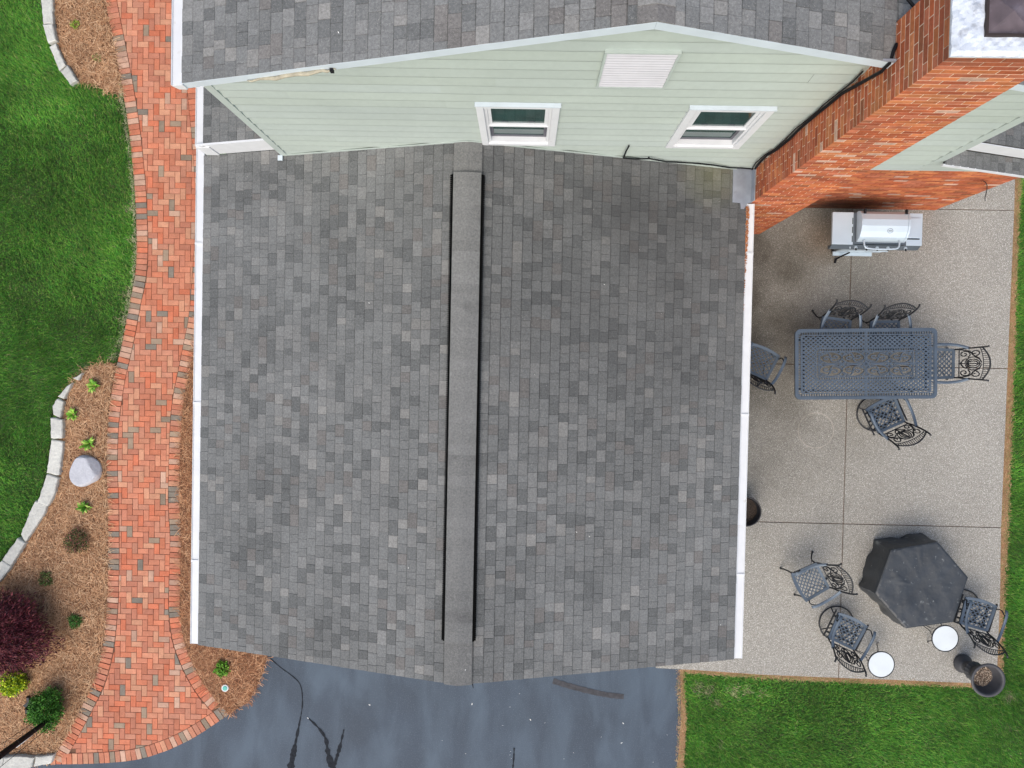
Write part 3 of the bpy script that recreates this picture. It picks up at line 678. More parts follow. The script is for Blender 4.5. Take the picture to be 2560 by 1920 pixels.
slope_board('rake_trim', XWR-.02, 2.895+.012, EX+.02, eroof(EX+.02)+.008, YW-.08, YW-.062, .06, m_paint)
# upper rake fascia and soffit
slope_board('rake_board', XA-.001, ZA+.006, XE-.02, uroof(XE-.02)+.006, YR-.022, YR-.002, .115, m_trim)
slope_board('rake_board', XA+.001, ZA+.006, CX0-.012, uroof(CX0-.012)+.006, YR-.022, YR-.002, .115, m_trim)
slope_board('rake_board', CX1+.015, uroof(CX1+.015)+.006, XE2+.02, uroof(XE2+.02)+.006, YR-.022, YR-.002, .115, m_trim)
for xa, xb in ((XA-.001, XE+.003), (XA+.001, CX0-.012), (CX1+.015, XE2-.003)):
    slope_board('soffit', xa, uroof(xa)-.045, xb, uroof(xb)-.045, YR, YW+.02, .02, m_trim)
# drip edge of the garage gable
slope_board('rake_board', XM-.001, ZR-.03, XL+.01, ZE-.03, YF+.005, YF+.025, .13, m_paint)
slope_board('rake_board', XM+.001, ZR-.03, XR-.01, ZE-.03, YF+.005, YF+.025, .13, m_paint)
# gutters
def gutter(x_in, sg, y0, y1, z, wd=.125, lab=None):
    b = MB(); x = lambda t: x_in+sg*t
    prof = [(0,-.11),(wd*.75,-.11),(wd,-.03),(wd,.0),(wd-.006,.0),(wd-.012,-.014),(.03,-.008),(0,.008)]
    A = [(x(p[0]), y0, z+p[1]) for p in prof]; B = [(x(p[0]), y1, z+p[1]) for p in prof]; n = len(prof)
    for i in range(n):
        q = [A[i], A[(i+1) % n], B[(i+1) % n], B[i]]; b.face(q if sg < 0 else q[::-1])
    b.face(A if sg > 0 else A[::-1]); b.face(B[::-1] if sg > 0 else B)
    g_ = b.build('gutter', m_paint, house)
    k = y0+1.2
    b = MB()
    while k < y1-.3: b.box(min(x(0.0),x(wd+.002)), max(x(0.0),x(wd+.002)), k, k+.03, z-.011, z+.0025); k += 2.3
    if b.v: b.build('gutter_seam', m_paint, g_)
    return g_
gutter(XL, -1, YF-.01, YB+.45, ZE+.0)
gutter(XR, 1, YF-.01, CY0-.02, ZE+.0)
gutter(XS, -1, YB-.03, YN, ZS+UP-.02, .13)
gutter(XE, -1, YR-.035, YN, ZU, .12)
gutter(XE2, 1, YR-.035, YN, ZU, .12)
gutter(EX, 1, 3.12, YN, eroof(EX)+.28, .12)
b = MB(); b.box(XS-.128, XS+.06, YB-.045, YB-.031, ZS+.02, ZS+UP-.035); b.box(XS-.128, XS-.002, YB-.031, YB+.14, ZS+.02, ZS+UP-.135); b.build('rake_return', m_paint, house)
# debris in the right gutter
b = MB()
for _ in range(420):
    y = 2.4-abs(random.gauss(0, .55)); x = XR+random.uniform(0, .05)*max(.15, 1-(2.4-y)/1.6)
    if y < .9: continue
    a_ = random.uniform(0, 6.3); s_ = random.uniform(.008, .022); z = ZE+.004+random.uniform(0,.012)
    b.face([(x+math.cos(a_)*s_, y+math.sin(a_)*s_, z), (x-math.sin(a_)*s_*.6, y+math.cos(a_)*s_*.6, z+.004), (x-math.cos(a_)*s_, y-math.sin(a_)*s_, z+.002)])
b.build('gutter_debris', m_rust, label='rusty orange leaf debris in the right garage gutter beside the chimney', cat='leaf debris', kind='stuff')

# ---- gable wall with planks
b = MB()
def wallpoly(b, P, y0, y1):
    n = len(P); A = [(p[0], y0, p[1]) for p in P]; B = [(p[0], y1, p[1]) for p in P]; b.face(A); b.face(B[::-1])
    for i in range(n): b.face([B[i], B[(i+1) % n], A[(i+1) % n], A[i]])
W1 = (-.5862, .3446, 3.332, 4.6788); W2 = (1.7582, 2.689, 3.332, 4.6788)
VT = (.677, 1.3669, 5.2173, 6.0207)
# backing sheathing, in strips round the two window openings
cols_ = [(XWL, W1[0]+.09), (W1[1]-.09, W2[0]+.09), (W2[1]-.09, XWR)]
for xa, xb in cols_:
    P = [(xa, 2.0), (xb, 2.0), (xb, uroof(xb)-.07)]+([(XA, ZA-.07)] if xa < XA < xb else [])+[(xa, uroof(xa)-.07)]; wallpoly(b, P, YW, YW+.1)
for w_ in (W1, W2):
    xa, xb = w_[0]+.09, w_[1]-.09
    wallpoly(b, [(xa,2.0),(xb,2.0),(xb,w_[2]+.08),(xa,w_[2]+.08)], YW, YW+.1); wallpoly(b, [(xa,w_[3]-.06),(xb,w_[3]-.06),(xb,uroof(xb)-.07),(xa,uroof(xa)-.07)], YW, YW+.1)
gw = b.build('gable_wall', m_dark, house)
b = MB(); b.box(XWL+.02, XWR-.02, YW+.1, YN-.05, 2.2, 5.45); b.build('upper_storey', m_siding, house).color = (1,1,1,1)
EXPO = .206; z = 4.932-EXPO*13
seams = {}
for px, py in ((1238.8, 207), (1104.7, 227), (1114.4, 254), (722, 235), (1180, 320)):
    X, zz = atY(px, py, YW); seams.setdefault(int((zz-z)//EXPO), []).append(X)
row = 0
while z < ZA:
    z0, z1 = z, z+EXPO; zz0 = max(z0, ZB)
    if z1 > ZB+.01:
        segx = [XWL+.085]+sorted(seams.get(row, [random.uniform(-2.5, 2.8)] if random.random() < .25 else []))+[XWR-.125]
        for si in range(len(segx)-1):
            rects = [(segx[si], segx[si+1], zz0, z1)]
            for (wx0, wx1, wz0, wz1) in ((W1[0]+.05,W1[1]-.05,W1[2]+.05,W1[3]-.05), (W2[0]+.05,W2[1]-.05,W2[2]+.05,W2[3]-.05), (CX0+.03, CX1-.03, 0, CZ)):
                out = []
                for (a0, a1, c0, c1) in rects:
                    if a1 <= wx0 or a0 >= wx1 or c1 <= wz0 or c0 >= wz1: out.append((a0,a1,c0,c1)); continue
                    if a0 < wx0: out.append((a0, wx0, c0, c1))
                    if a1 > wx1: out.append((wx1, a1, c0, c1))
                    m0, m1 = max(a0, wx0), min(a1, wx1)
                    if c0 < wz0: out.append((m0, m1, c0, wz0))
                    if c1 > wz1: out.append((m0, m1, wz1, c1))
                rects = out
            for (a0, a1, c0, c1) in rects:
                b = MB(); P = [(a0,c0),(a1,c0),(a1,c1),(a0,c1)]
                if a1 > XA and a0 < XA and c1 > uroof(a0): P = [(a0,c0),(XA,c0),(a1,c0),(a1,c1),(XA,c1),(a0,c1)]
                for sgn in (-1, 1): P = clip_half(P, (XA, ZA-.06), (sgn*-SU, -1)) if P else P
                if len(P) < 3 or area(P) < 1e-4: continue
                zk = z0+.026
                dep = lambda q: YW-.003-(.019*(1-(q-zk)/(EXPO-.026)) if q > zk else .019-.006*(zk-q)/.026)
                for part in (clip_half(P, (0, zk), (0, 1)), clip_half(P, (0, zk), (0, -1))):
                    if len(part) > 2: b.face([(p[0], dep(p[1]), p[1]) for p in part])
                lo = min(p[1] for p in P); L_ = [p for p in P if abs(p[1]-lo) < 1e-6]
                if len(L_) >= 2:
                    xa, xb = min(p[0] for p in L_), max(p[0] for p in L_)
                    b.face([(xa, YW-.002, lo), (xb, YW-.002, lo), (xb, dep(lo), lo), (xa, dep(lo), lo)])
                if b.v:
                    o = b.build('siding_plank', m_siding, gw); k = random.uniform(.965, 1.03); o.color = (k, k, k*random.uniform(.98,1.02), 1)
                    if si: o.location.y = -.004
    z += EXPO; row += 1
# east low siding triangle under the side roof rake
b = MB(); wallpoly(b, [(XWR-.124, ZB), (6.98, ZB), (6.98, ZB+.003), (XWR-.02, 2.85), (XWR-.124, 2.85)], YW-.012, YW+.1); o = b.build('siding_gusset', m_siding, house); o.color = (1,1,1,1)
b = MB(); b.box(XWL, XWL+.09, YW-.026, YW+.1, groof(XWL), uroof(XWL)-.06); b.build('corner_post', m_sidetrim, house)
b = MB(); b.box(XWR-.13, XWR, YW-.024, YW+.1, 2.86, uroof(XWR)-.06); b.build('corner_post', m_sidetrim, house)
b = MB(); b.box(-3.45, -3.385, YW-.10, YW-.03, groof(-3.4)+.03, groof(-3.4)+.05); b.build('kickout_flashing', m_trim, house)
slope_board('base_flashing', XM-.001, ZR+.045, XWL, groof(XWL)+.045, YW-.032, YW-.022, .04, m_sidetrim)
slope_board('base_flashing', XM+.001, ZR+.045, CX0-.25, groof(CX0-.25)+.045, YW-.032, YW-.022, .04, m_sidetrim)

# windows
def window(Wn, label):
    x0, x1, z0, z1 = Wn
    wn = empty('window', (0,0,0), parent=house); wn['label'] = label
    cs = .085; f = MB(); Y0 = YW-.05
    def ring(b, xa, xb, za, zb, t, tb, ya, yb_):
        b.box(xa, xa+t, ya, yb_, za, zb); b.box(xb-t, xb, ya, yb_, za, zb); b.box(xa+t, xb-t, ya, yb_, zb-t*.8, zb); b.box(xa+t, xb-t, ya, yb_, za, za+tb)
    ring(f, x0, x1, z0, z1, cs, .075, Y0, YW+.02)
    f.build('casing', m_paint, wn); bevel(bpy.context.scene.objects[f and wn.children[-1].name], .005)
    b = MB(); b.box(x0-.008, x1+.008, Y0-.008, YW+.01, z1+.001, z1+.018); b.build('head_flashing', m_trim, wn)
    f = MB(); ring(f, x0+cs+.001, x1-cs-.001, z0+.076, z1-.069, .032, .03, YW-.025, YW+.05); f.build('frame', m_paint, wn)
    zm = (z0+z1)/2+.0
    f = MB(); ring(f, x0+cs+.034, x1-cs-.034, zm-.005, z1-.103, .04, .035, YW-.012, YW+.02); s_ = f.build('upper_sash', m_paint, wn)
    b = MB(); b.box(x0+cs+.07, x1-cs-.07, YW-.0, YW+.006, zm+.03, z1-.13); b.build('pane', m_glass, s_)
    f = MB(); ring(f, x0+cs+.034, x1-cs-.034, z0+.107, zm-.03, .035, .05, YW+.035, YW+.06); s_ = f.build('lower_sash', m_screen, wn)
    b = MB(); b.box(x0+cs+.07, x1-cs-.07, YW+.045, YW+.05, z0+.155, zm-.05); b.build('pane', m_glass, s_)
    b = MB(); b.box(x0+cs+.025, x1-cs-.025, YW-.03, YW+.0, zm-.028, zm-.006); b.build('meeting_rail', m_paint, wn)
    b = MB()
    for xx in (x0+.33*(x1-x0), x0+.67*(x1-x0)): b.tube([(xx+.035*math.cos(t), YW-.006, zm+.075+.018*math.sin(t)) for t in [k*math.pi/6 for k in range(7)]], .004, 5)
    b.build('sash_lock', m_screen, wn)
window(W1, 'white double hung window over the garage ridge, left of the two')
window(W2, 'white double hung window nearer the chimney')
# louvre vent
lv = empty('louver_vent', parent=house)
f = MB(); x0, x1, z0, z1 = VT; t = .022
f.box(x0, x0+t, YW-.05, YW-.006, z0, z1); f.box(x1-t, x1, YW-.05, YW-.006, z0, z1); f.box(x0+t, x1-t, YW-.05, YW-.006, z1-.02, z1); f.box(x0+t, x1-t, YW-.05, YW-.006, z0, z0+.025); f.box(x0+t,x1-t,YW-.022,YW-.0215,z0+.026,z1-.021)
f.build('frame', m_sidetrim, lv)
nsl = 14; hh = (z1-z0-.05)/nsl
for k in range(nsl):
    zz = z0+.027+k*hh; b = MB(); Q = [(YW-.023, zz), (YW-.044, zz), (YW-.046, zz+.014), (YW-.024, zz+hh*.99)]
    for i in range(3): b.face([(x0+t,*Q[i]),(x1-t,*Q[i]),(x1-t,*Q[i+1]),(x0+t,*Q[i+1])])
    b.build('slat', m_slat, lv)
# torn trim at the left rake
b = MB(); pts = [atY(x, y, YR-.03) for x, y in S1([(1590,515),(1700,505),(1800,490),(1950,468),(2060,455),(2120,448),(2160,440)])]
rad = [.006,.014,.022,.024,.02,.014,.005]
b.tube([(p[0], YR-.035-.01*math.sin(i*2), p[1]) for i, p in enumerate(smooth_line(pts, 1))], [np.interp(i/(2*len(pts)-2+.0), np.linspace(0,1,7), rad) for i in range(len(smooth_line(pts,1)))], 7, .7)
b.build('torn_wrap', m_tarp, house, smooth=True, label='loose beige wrap hanging out of the damaged rake trim')
b = MB(); xq = [atY(850+q/Z, 142+(448-448)/Z, YR)[0] for q in (-40,)]
p0 = atY(2118/Z, 438/Z, YR-.03); p1 = atY(2150/Z, 455/Z, YR-.03); b.box(p0[0], p1[0], YR-.055, YR-.03, min(p0[1],p1[1]), max(p0[1],p1[1])); b.build('trim_gap', m_cable, house)

# ---- lower walls (garage, ground floor), seen only from the side
def plank_wall(x0, y0, x1, y1, z0, z1, mt, parent, name='garage_wall'):
    b = MB(); d = Vector((x1-x0, y1-y0, 0)).normalized(); n = Vector((d.y, -d.x, 0)); z = z0
    while z < z1:
        zt = min(z1, z+.2); a_ = Vector((x0,y0,0)); c_ = Vector((x1,y1,0))
        b.face([a_+n*.016+Vector((0,0,z)), c_+n*.016+Vector((0,0,z)), c_+n*.002+Vector((0,0,zt)), a_+n*.002+Vector((0,0,zt))])
        b.face([a_+Vector((0,0,z)), c_+Vector((0,0,z)), c_+n*.016+Vector((0,0,z)), a_+n*.016+Vector((0,0,z))]); z = zt
    o = b.build(name, mt, parent); o.color = (1,1,1,1); return o
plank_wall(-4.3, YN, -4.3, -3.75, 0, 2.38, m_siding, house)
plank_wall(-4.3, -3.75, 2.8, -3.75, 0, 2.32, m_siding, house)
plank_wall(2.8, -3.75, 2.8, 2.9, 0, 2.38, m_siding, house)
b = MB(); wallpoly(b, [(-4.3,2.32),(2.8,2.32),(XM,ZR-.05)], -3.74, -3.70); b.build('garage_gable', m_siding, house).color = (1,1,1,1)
gdoor = empty('garage_door', parent=house)
for k in range(4):
    b = MB(); b.box(-3.2, 1.7, -3.80, -3.77, .02+k*.53, .54+k*.53); bevel(b.build('panel', m_paint, gdoor), .008)

# ---- brick wall of the ground floor behind the grill
bcol = [(.46,.135,.055),(.42,.11,.045),(.50,.165,.065),(.40,.12,.06),(.52,.19,.08),(.36,.095,.045),(.46,.15,.08)]
def bc():
    r = random.random(); k = random.uniform(.82, 1.15)
    if r < .035: return (.52*k,.34*k,.26*k)
    if r < .08: return (.28*k,.10*k,.05*k)
    c = random.choice(bcol); return tuple(x*k for x in c)
CO = .0715
bw = MB(); bw.box(CX1-.3, 7.065, YW+.004, 3.1, 0, ZB-.003); bw.box(6.97, 7.066, 3.101, YN, 0, ZB-.003); bw = bw.build('brick_wall', m_mortar, house)
b = MB(); k = 0
while (k+1)*CO < ZB:
    z0 = k*CO+.005; x = CX1-.15-(.1 if k % 2 else 0)
    while x < 7.07:
        xe2 = min(7.075, x+.195); 
        if xe2-x > .03: b.box(x, xe2, YW-.002-random.uniform(0,.003), YW+.05, z0, z0+.060, bc())
        x += .205
    y = YW+.06
    while y < YN: b.box(7.0, 7.075+random.uniform(0,.003), y, y+.195, z0, z0+.060, bc()); y += .205
    k += 1
b.build('brickwork', m_cb_a, bw, kind='stuff')

# ---- chimney
ch = MB(); ch.box(CX0+.003, CX1-.003, CY0+.003, CY1-.003, 0, CZ-.012); ch = ch.build('chimney', m_mortar, house)
unit = MB(); unit.box(0,1,0,1,0,1); me_cb = unit.mesh('brick', m_cb_o)
nC = int(CZ/CO); bricks = []
for k in range(nC):
    z0 = CZ-.012-(k+1)*CO+.005; z1 = z0+.0575; T = .093; odd = k % 2
    def row_(a0, a1, off):
        out = []; p = a0-off
        while p < a1-.012:
            q = min(a1, p+.210); s_ = max(a0, p)
            if q-s_ > .02: out.append((s_, q))
            p += .222
        return out
    if not odd:
        for s_, q in row_(CX0, CX1, .0): bricks.append((s_, q, CY0, CY0+T, z0, z1))
        for s_, q in row_(CY0+T+.01, CY1, .0): bricks.append((CX0, CX0+T, s_, q, z0, z1)); bricks.append((CX1-T, CX1, s_, q, z0, z1))
        if z0 > 5.6: 
            for s_, q in row_(CX0+T+.01, CX1-T-.01, .0): bricks.append((s_, q, CY1-T, CY1, z0, z1))
    else:
        for s_, q in row_(CX0+T+.01, CX1-T-.01, .0): bricks.append((s_, q, CY0, CY0+T, z0, z1))
        for s_, q in row_(CY0, CY1, .0): bricks.append((CX0, CX0+T, s_, q, z0, z1)); bricks.append((CX1-T, CX1, s_, q, z0, z1))
        if z0 > 5.6:
            for s_, q in row_(CX0+T+.01, CX1-T-.01, .08): bricks.append((s_, q, CY1-T, CY1, z0, z1))
vis_b = [q for q in bricks if (abs(q[2]-CY0) < .001 or abs(q[0]-CX0) < .001) and q[2] < 2.95]
hid_b = [q for q in bricks if q not in vis_b]
vis_b.sort(key=lambda q: -q[4]); st = MB()
for n, q in enumerate(vis_b+hid_b):
    pr_ = random.uniform(0, .0015); x0, x1, y0, y1, z0, z1 = q
    if abs(x0-CX0) < .001: x0 -= pr_
    if abs(y0-CY0) < .001: y0 -= pr_
    if abs(x1-CX1) < .001: x1 += pr_
    c = bc()
    if n < 300:
        o = bpy.data.objects.new('brick', me_cb); C.objects.link(o); o.parent = ch; o.location = (x0,y0,z0); o.scale = (x1-x0,y1-y0,z1-z0); o.color = (*c, 1)
    else: st.box(x0,x1,y0,y1,z0,z1,c)
st.build('brickwork', m_cb_a, ch, kind='stuff')
# crown with rough wash, opening and rusted flue pan
hx0, hx1, hy0, hy1 = 3.44, 3.85, 2.605, 2.98
cr = MB(); N_ = 14
def strip(b, xa, xb, ya, yb_):
    nx = max(2, int((xb-xa)/.03)); ny = max(2, int((yb_-ya)/.03)); base = len(b.v)
    for i in range(nx+1):
        for j in range(ny+1):
            x = xa+(xb-xa)*i/nx; y = ya+(yb_-ya)*j/ny; ed = min(x-CX0, CX1-x, y-CY0, CY1-y)
            b.v.append((x, y, CZ+.035*min(1, ed/.04+.25)+.006*math.sin(x*61)*math.sin(y*53)+.004*math.sin(x*23+y*31)))
    for i in range(nx):
        for j in range(ny): b.f.append((base+i*(ny+1)+j, base+(i+1)*(ny+1)+j, base+(i+1)*(ny+1)+j+1, base+i*(ny+1)+j+1)); b.c.append((1,1,1))
a0, a1, c0, c1 = CX0+.003, CX1-.003, CY0+.003, CY1-.003
strip(cr, a0, hx0, c0, c1); strip(cr, hx1, a1, c0, c1); strip(cr, hx0, hx1, c0, hy0); strip(cr, hx0, hx1, hy1, c1)
cr.box(a0, a1, c0, c1, CZ-.011, CZ+.002)
cr.build('crown', m_crown, ch)
fl = MB(); t = .014
for xa, xb, ya, yb_ in ((hx0-.004,hx0+t,hy0-.004,hy1),(hx1-t,hx1+.004,hy0-.004,hy1),(hx0+t,hx1-t,hy0-.004,hy0+t),(hx0+t,hx1-t,hy1-t,hy1)): fl.box(xa, xb, ya, yb_, CZ+.003, CZ+.062)
fl.build('flue_rim', m_flued, ch)
fp = MB(); cx_, cy_ = (hx0+hx1)/2, (hy0+hy1)/2; q = [(hx0+t,hy0+t),(hx1-t,hy0+t),(hx1-t,hy1-t),(hx0+t,hy1-t)]
for i in range(4): fp.face([(*q[i], CZ+.012), (*q[(i+1) % 4], CZ+.012), (cx_, cy_, CZ+.055)])
fp.build('flue_cap', m_flue, ch)
# flashing saddle on garage roof beside chimney
fz = lambda x: groof(x)+.03
b = MB(); P = [(2.90,2.93),(3.18,2.93),(3.20,2.47),(3.13,2.44),(3.08,2.36),(3.03,2.36),(3.02,2.44),(2.90,2.44)]
b.face([(p[0], p[1], fz(p[0])) for p in P[::-1]])
for i in range(len(P)):
    p, q = P[i], P[(i+1) % len(P)]; b.face([(p[0],p[1],fz(p[0])), (q[0],q[1],fz(q[0])), (q[0],q[1],fz(q[0])-.025), (p[0],p[1],fz(p[0])-.025)])
b.build('saddle_flashing', m_flash, house)
b = MB(); b.box(CX0-.02, CX0-.006, 2.46, 2.91, groof(3.2)-.05, groof(3.2)+.17); b.build('step_flashing', m_flash, house)
b = MB(); b.box(CX0-.16, CX0-.012, CY0+.30, CY0+.32, uroof(3.1)-.03, uroof(3.1)+.02); b.build('step_flashing', m_flash, house)
# cables
S3 = lambda L: [(1700+x/Z, y/Z) for x, y in L]
S2 = lambda L: [(850+x/Z, y/Z) for x, y in L]
cab = MB()
pts = [(*atY(*p, 2.88), 2.88) for p in S3([(1285,392),(1200,465),(1130,530),(1040,605),(950,680),(900,720),(850,762),(770,830),(700,900),(620,965),(560,1000),(510,1050),(484,1086)])]
pts = [(min(p[0], CX0-.02), 2.885, p[1]) for p in pts]; p_top = pts[0]
cab.tube([(CX0-.004, 2.92, uroof(3.2)+.03), (CX0-.03, 2.86, uroof(3.2)+.035), (CX0-.06, YR-.03, uroof(3.2)+.02), (CX0-.055, YR-.04, uroof(3.2)-.12)]+pts[3:], .017, 6)
cab.tube([(p[0]-.035+.012*math.sin(i*1.7), p[1]+.005, p[2]) for i, p in enumerate(pts[1:])], .008, 5)
cab.build('cable', m_cable, house)
cab = MB(); pts = [(atY(*p, 2.89)[0], 2.89, atY(*p, 2.89)[1]) for p in S3([(470,1086),(400,1080),(320,1078),(220,1062),(120,1050),(0,1044)])+S2([(2100,1040),(1990,1020),(1900,1022),(1822,1016),(1838,975),(1858,938)])]
pts = [(p[0], p[1], max(p[2], groof(p[0])+.03)) for p in pts]; cab.tube(pts, .011, 5)
p = pts[7]; cab.tube([p, (p[0]-.02, p[1], p[2]+.05)], .012, 5)
cab.build('cable', m_cable, house)
for (xa, ya), (xb, yb_) in (((1470,0),(1560,108)), ((1570,0),(1612,55)), ((1645,0),(1660,15))):
    b = MB(); zz = uroof(3.0)+.035; A = at(1700+xa/Z, ya/Z, zz); B = at(1700+xb/Z, yb_/Z, zz); d = (A[0]-B[0], A[1]-B[1])
    b.tube([(B[0], B[1], zz), (A[0], A[1], zz), (A[0]+d[0]*3, A[1]+d[1]*3, zz+.01)], .014 if xa == 1470 else .008, 6); b.build('cable', m_cable, house)
# hooked wire on the brick wall
b = MB(); pts = [atY(2220+x/6.506, 380+y/6.506, YW-.05) for x, y in ((1515,500),(1550,480),(1590,490),(1612,530),(1610,580),(1595,640),(1578,690),(1582,725))]
b.tube([(p[0], YW-.03-.012*i, p[1]) for i, p in enumerate(pts)], .006, 5); b.build('wire_hook', m_cable, house)

# ------------------------------------------------------------------ CHAIRS
SW, SDp, SH = .275, .235, .43
def arc(cx, cy, r, a0, a1, n): return [(cx+r*math.cos(a0+(a1-a0)*k/n), cy+r*math.sin(a0+(a1-a0)*k/n)) for k in range(n+1)]
def spiral(cx, cy, r0, r1, a0, turns, n=14):
    return [(cx+(r0+(r1-r0)*k/n)*math.cos(a0+turns*2*math.pi*k/n), cy+(r0+(r1-r0)*k/n)*math.sin(a0+turns*2*math.pi*k/n)) for k in range(n+1)]
def fb(y): return SDp+.035*(1-(y/SW)**2)       # front edge bulge
def build_chair(kind, loc, rz, label, name='patio_chair'):
    t = empty(name, loc, rz, label, 'chair', 'cast metal lattice patio chairs')
    # seat frame ring
    outer = [(-SDp, -SW*.9)]+[(fb(y), y) for y in np.linspace(-SW, SW, 11)]+[(-SDp, SW*.9)]
    k_ = .82; inner = [(x*k_+.004, y*k_) for x, y in outer]; b = MB(); n = len(outer)
    for i in range(n):
        j = (i+1) % n; o0, o1, i0, i1 = outer[i], outer[j], inner[i], inner[j]
        b.face([(*o0,SH),(*o1,SH),(*i1,SH-.004),(*i0,SH-.004)]); b.face([(*o0,SH-.03),(*o1,SH-.03),(*o1,SH),(*o0,SH)]); b.face([(*i1,SH-.02),(*i0,SH-.02),(*i0,SH-.004),(*i1,SH-.004)])
        b.face([(*i0,SH-.02),(*i1,SH-.02),(*o1,SH-.03),(*o0,SH-.03)])
    b.build('seat_frame', m_metal, t)
    b = MB(); P = .078
    for r in range(-5, 6):
        for c in range(-6, 7):
            cx, cy = r*P*.5, c*P+(P/2 if r % 2 else 0)
            seg = [(cx+.042*math.cos(a_)-.0, cy+P/2*math.sin(a_)) for a_ in np.linspace(-math.pi/2, math.pi/2, 6)]
            seg = [(x, y) for x, y in seg if inpoly(x, y, [(q[0]*1.04, q[1]*1.04) for q in inner])]
            if len(seg) > 1: b.tube([(x, y, SH-.012) for x, y in seg], .0108, 4, .7, caps=False)
    b.build('seat_lattice', m_metal, t)
    # back: stiles, rails, scroll panel
    def bp(u, v):     # u across -1..1, v 0..1 up the back
        return (-SDp-.02-.05*v-.09*v*v, u*(SW*.86+.03*v), SH+.06+v*.45)
    b = MB()
    for s in (-1, 1):
        pts = [(-SDp+.02, s*SW*.84, SH-.06), (-SDp, s*SW*.86, SH)]+[bp(s, v) for v in np.linspace(0, 1.0, 7)]
        e_ = pts[-1]; pts += [(e_[0]-.03, e_[1]+s*.006, e_[2]+.03), (e_[0]-.055, e_[1]+s*.012, e_[2]+.025)]
        b.tube(pts, [.014]*(len(pts)-2)+[.013, .017], 6)
    b.tube([(bp(u, .04)[0], bp(u,.04)[1], bp(u,.04)[2]) for u in np.linspace(-1, 1, 5)], .010, 5)
    top = [tuple(np.array(bp(u, .93+.16*(1-u*u)))+np.array([-.05*(1-u*u), 0, 0])) for u in np.linspace(-1, 1, 13)]
    b.tube(top, .012, 6); low = [tuple(np.array(bp(u, .86+.08*(1-u*u)))+np.array([-.02*(1-u*u), 0, 0])) for u in np.linspace(-1, 1, 11)]
    b.tube(low, .007, 5); b.build('back_frame', m_metald, t)
    b = MB(); r_ = .0105
    B2 = lambda L: [bp(u, v) for u, v in L]
    for s in (-1, 1):
        b.tube(B2([(s*u, v) for u, v in spiral(.62, .28, .05, .26, 0, 1.4)]), r_, 4); b.tube(B2([(s*u, v) for u, v in spiral(.68, .68, .03, .2, 2.2, 1.1)]), r_, 4)
        b.tube(B2([(s*.95, .1), (s*.8, .5), (s*.55, .62), (s*.3, .86)]), r_, 4)
        b.tube(B2([(0, .1), (s*.22, .22), (s*.32, .36), (s*.12, .48), (0, .4)]), r_, 4)
        for q in (.16, .28, .42): b.tube(B2([(s*q*math.sin(a_), .62-.30*math.cos(a_)*(q/.42)**.5) for a_ in np.linspace(.15, 3.0, 8)]), r_*.9, 4)
    b.tube(B2([(0, .05), (0, .9)]), r_, 4)
    for u in np.linspace(-.85, .85, 15): b.tube([tuple(np.array(bp(u, .86+.08*(1-u*u)))+np.array([-.02*(1-u*u),0,0])), tuple(np.array(bp(u, .93+.16*(1-u*u)))+np.array([-.05*(1-u*u),0,0]))], .006, 4)
    b.build('back_scroll', m_metald, t)
    for s in (-1, 1):
        b = MB(); y0 = s*(SW+.02)
        pts = [(-SDp-.08, s*SW*.9, .70), (-.16, y0+s*.005, .655), (-.02, y0+s*.02, .64), (.12, y0+s*.02, .645), (.20, y0+s*.012, .635), (.225, y0+s*.01, .61)]
        b.tube(smooth_line(pts, 1), .026, 6, .35, up=(0,0,1)); b.build('armrest', m_metal, t)
        b = MB(); b.tube(smooth_line([(.17, s*SW*.98, SH-.02), (.21, y0, .50), (.15, y0+s*.03, .56), (.10, y0+s*.04, .61), (.17, y0+s*.03, .625)], 1), .010, 5); b.build('arm_support', m_metald, t)
    if kind == 'legs':
        for sx in (-1, 1):
            for s in (-1, 1):
                b = MB(); x0 = sx*SDp*.9
                pts = [(x0, s*SW*.88, SH-.01), (x0+sx*.0, s*SW*.9, .25), (x0+sx*(.03 if sx > 0 else .08), s*SW*.93, .09), (x0+sx*(.06 if sx > 0 else .14), s*SW*.96, .012)]
                b.tube(smooth_line(pts, 1), .013, 6); p = pts[-1]; b.lathe([(.0,.0),(.018,.002),(.02,.02),(.0,.03)], p[0], p[1], 8); b.build('leg', m_metald, t)
        b = MB()
        for s in (-1, 1): b.tube([(SDp*.9, s*SW*.9, .24), (.06, s*SW*.45, .36), (-.06, s*SW*.45, .36), (-SDp*.95, s*SW*.9, .24)], .006, 5)
        b.build('brace', m_metald, t)
    else:
        b = MB(); b.tube([(.30*math.cos(a_), .30*math.sin(a_), .02) for a_ in np.linspace(0, 2*math.pi, 33)[:-1]], .012, 6, closed=True); b.build('base_ring', m_metald, t)
        b = MB()
        for q in range(4):
            a_ = math.pi/4+q*math.pi/2; b.tube([(.30*math.cos(a_), .30*math.sin(a_), .03), (.15*math.cos(a_), .15*math.sin(a_), .10), (0, 0, .16)], .012, 5, 1)
        b.build('base_spoke', m_metald, t)
        b = MB(); b.lathe([(.03,.12),(.03,.30),(.06,.33),(.06,.345)], 0, 0, 12); b.build('swivel_column', m_metald, t)
        b = MB()
        for s in (-1, 1):
            b.box(-.22, .22, s*.17-.014, s*.17+.014, .35, .385); b.box(-.24, .26, s*(SW+.025)-.008, s*(SW+.025)+.008, .36, .39)
        for x in (-.15, 0, .15): b.box(x-.015, x+.015, -SW-.015, SW+.015, .345, .36)
        b.build('rocker_frame', m_metald, t)
    return t
def copy_chair(src, loc, rz, label):
    c = copy_tree(src); c.location = loc; c.rotation_euler = (0,0,rz); c['label'] = label; return c
PZ = .03
def spot(px, py, z=SH): x, y = at(px, py, z+PZ); return (x, y, PZ)
R_ = math.radians
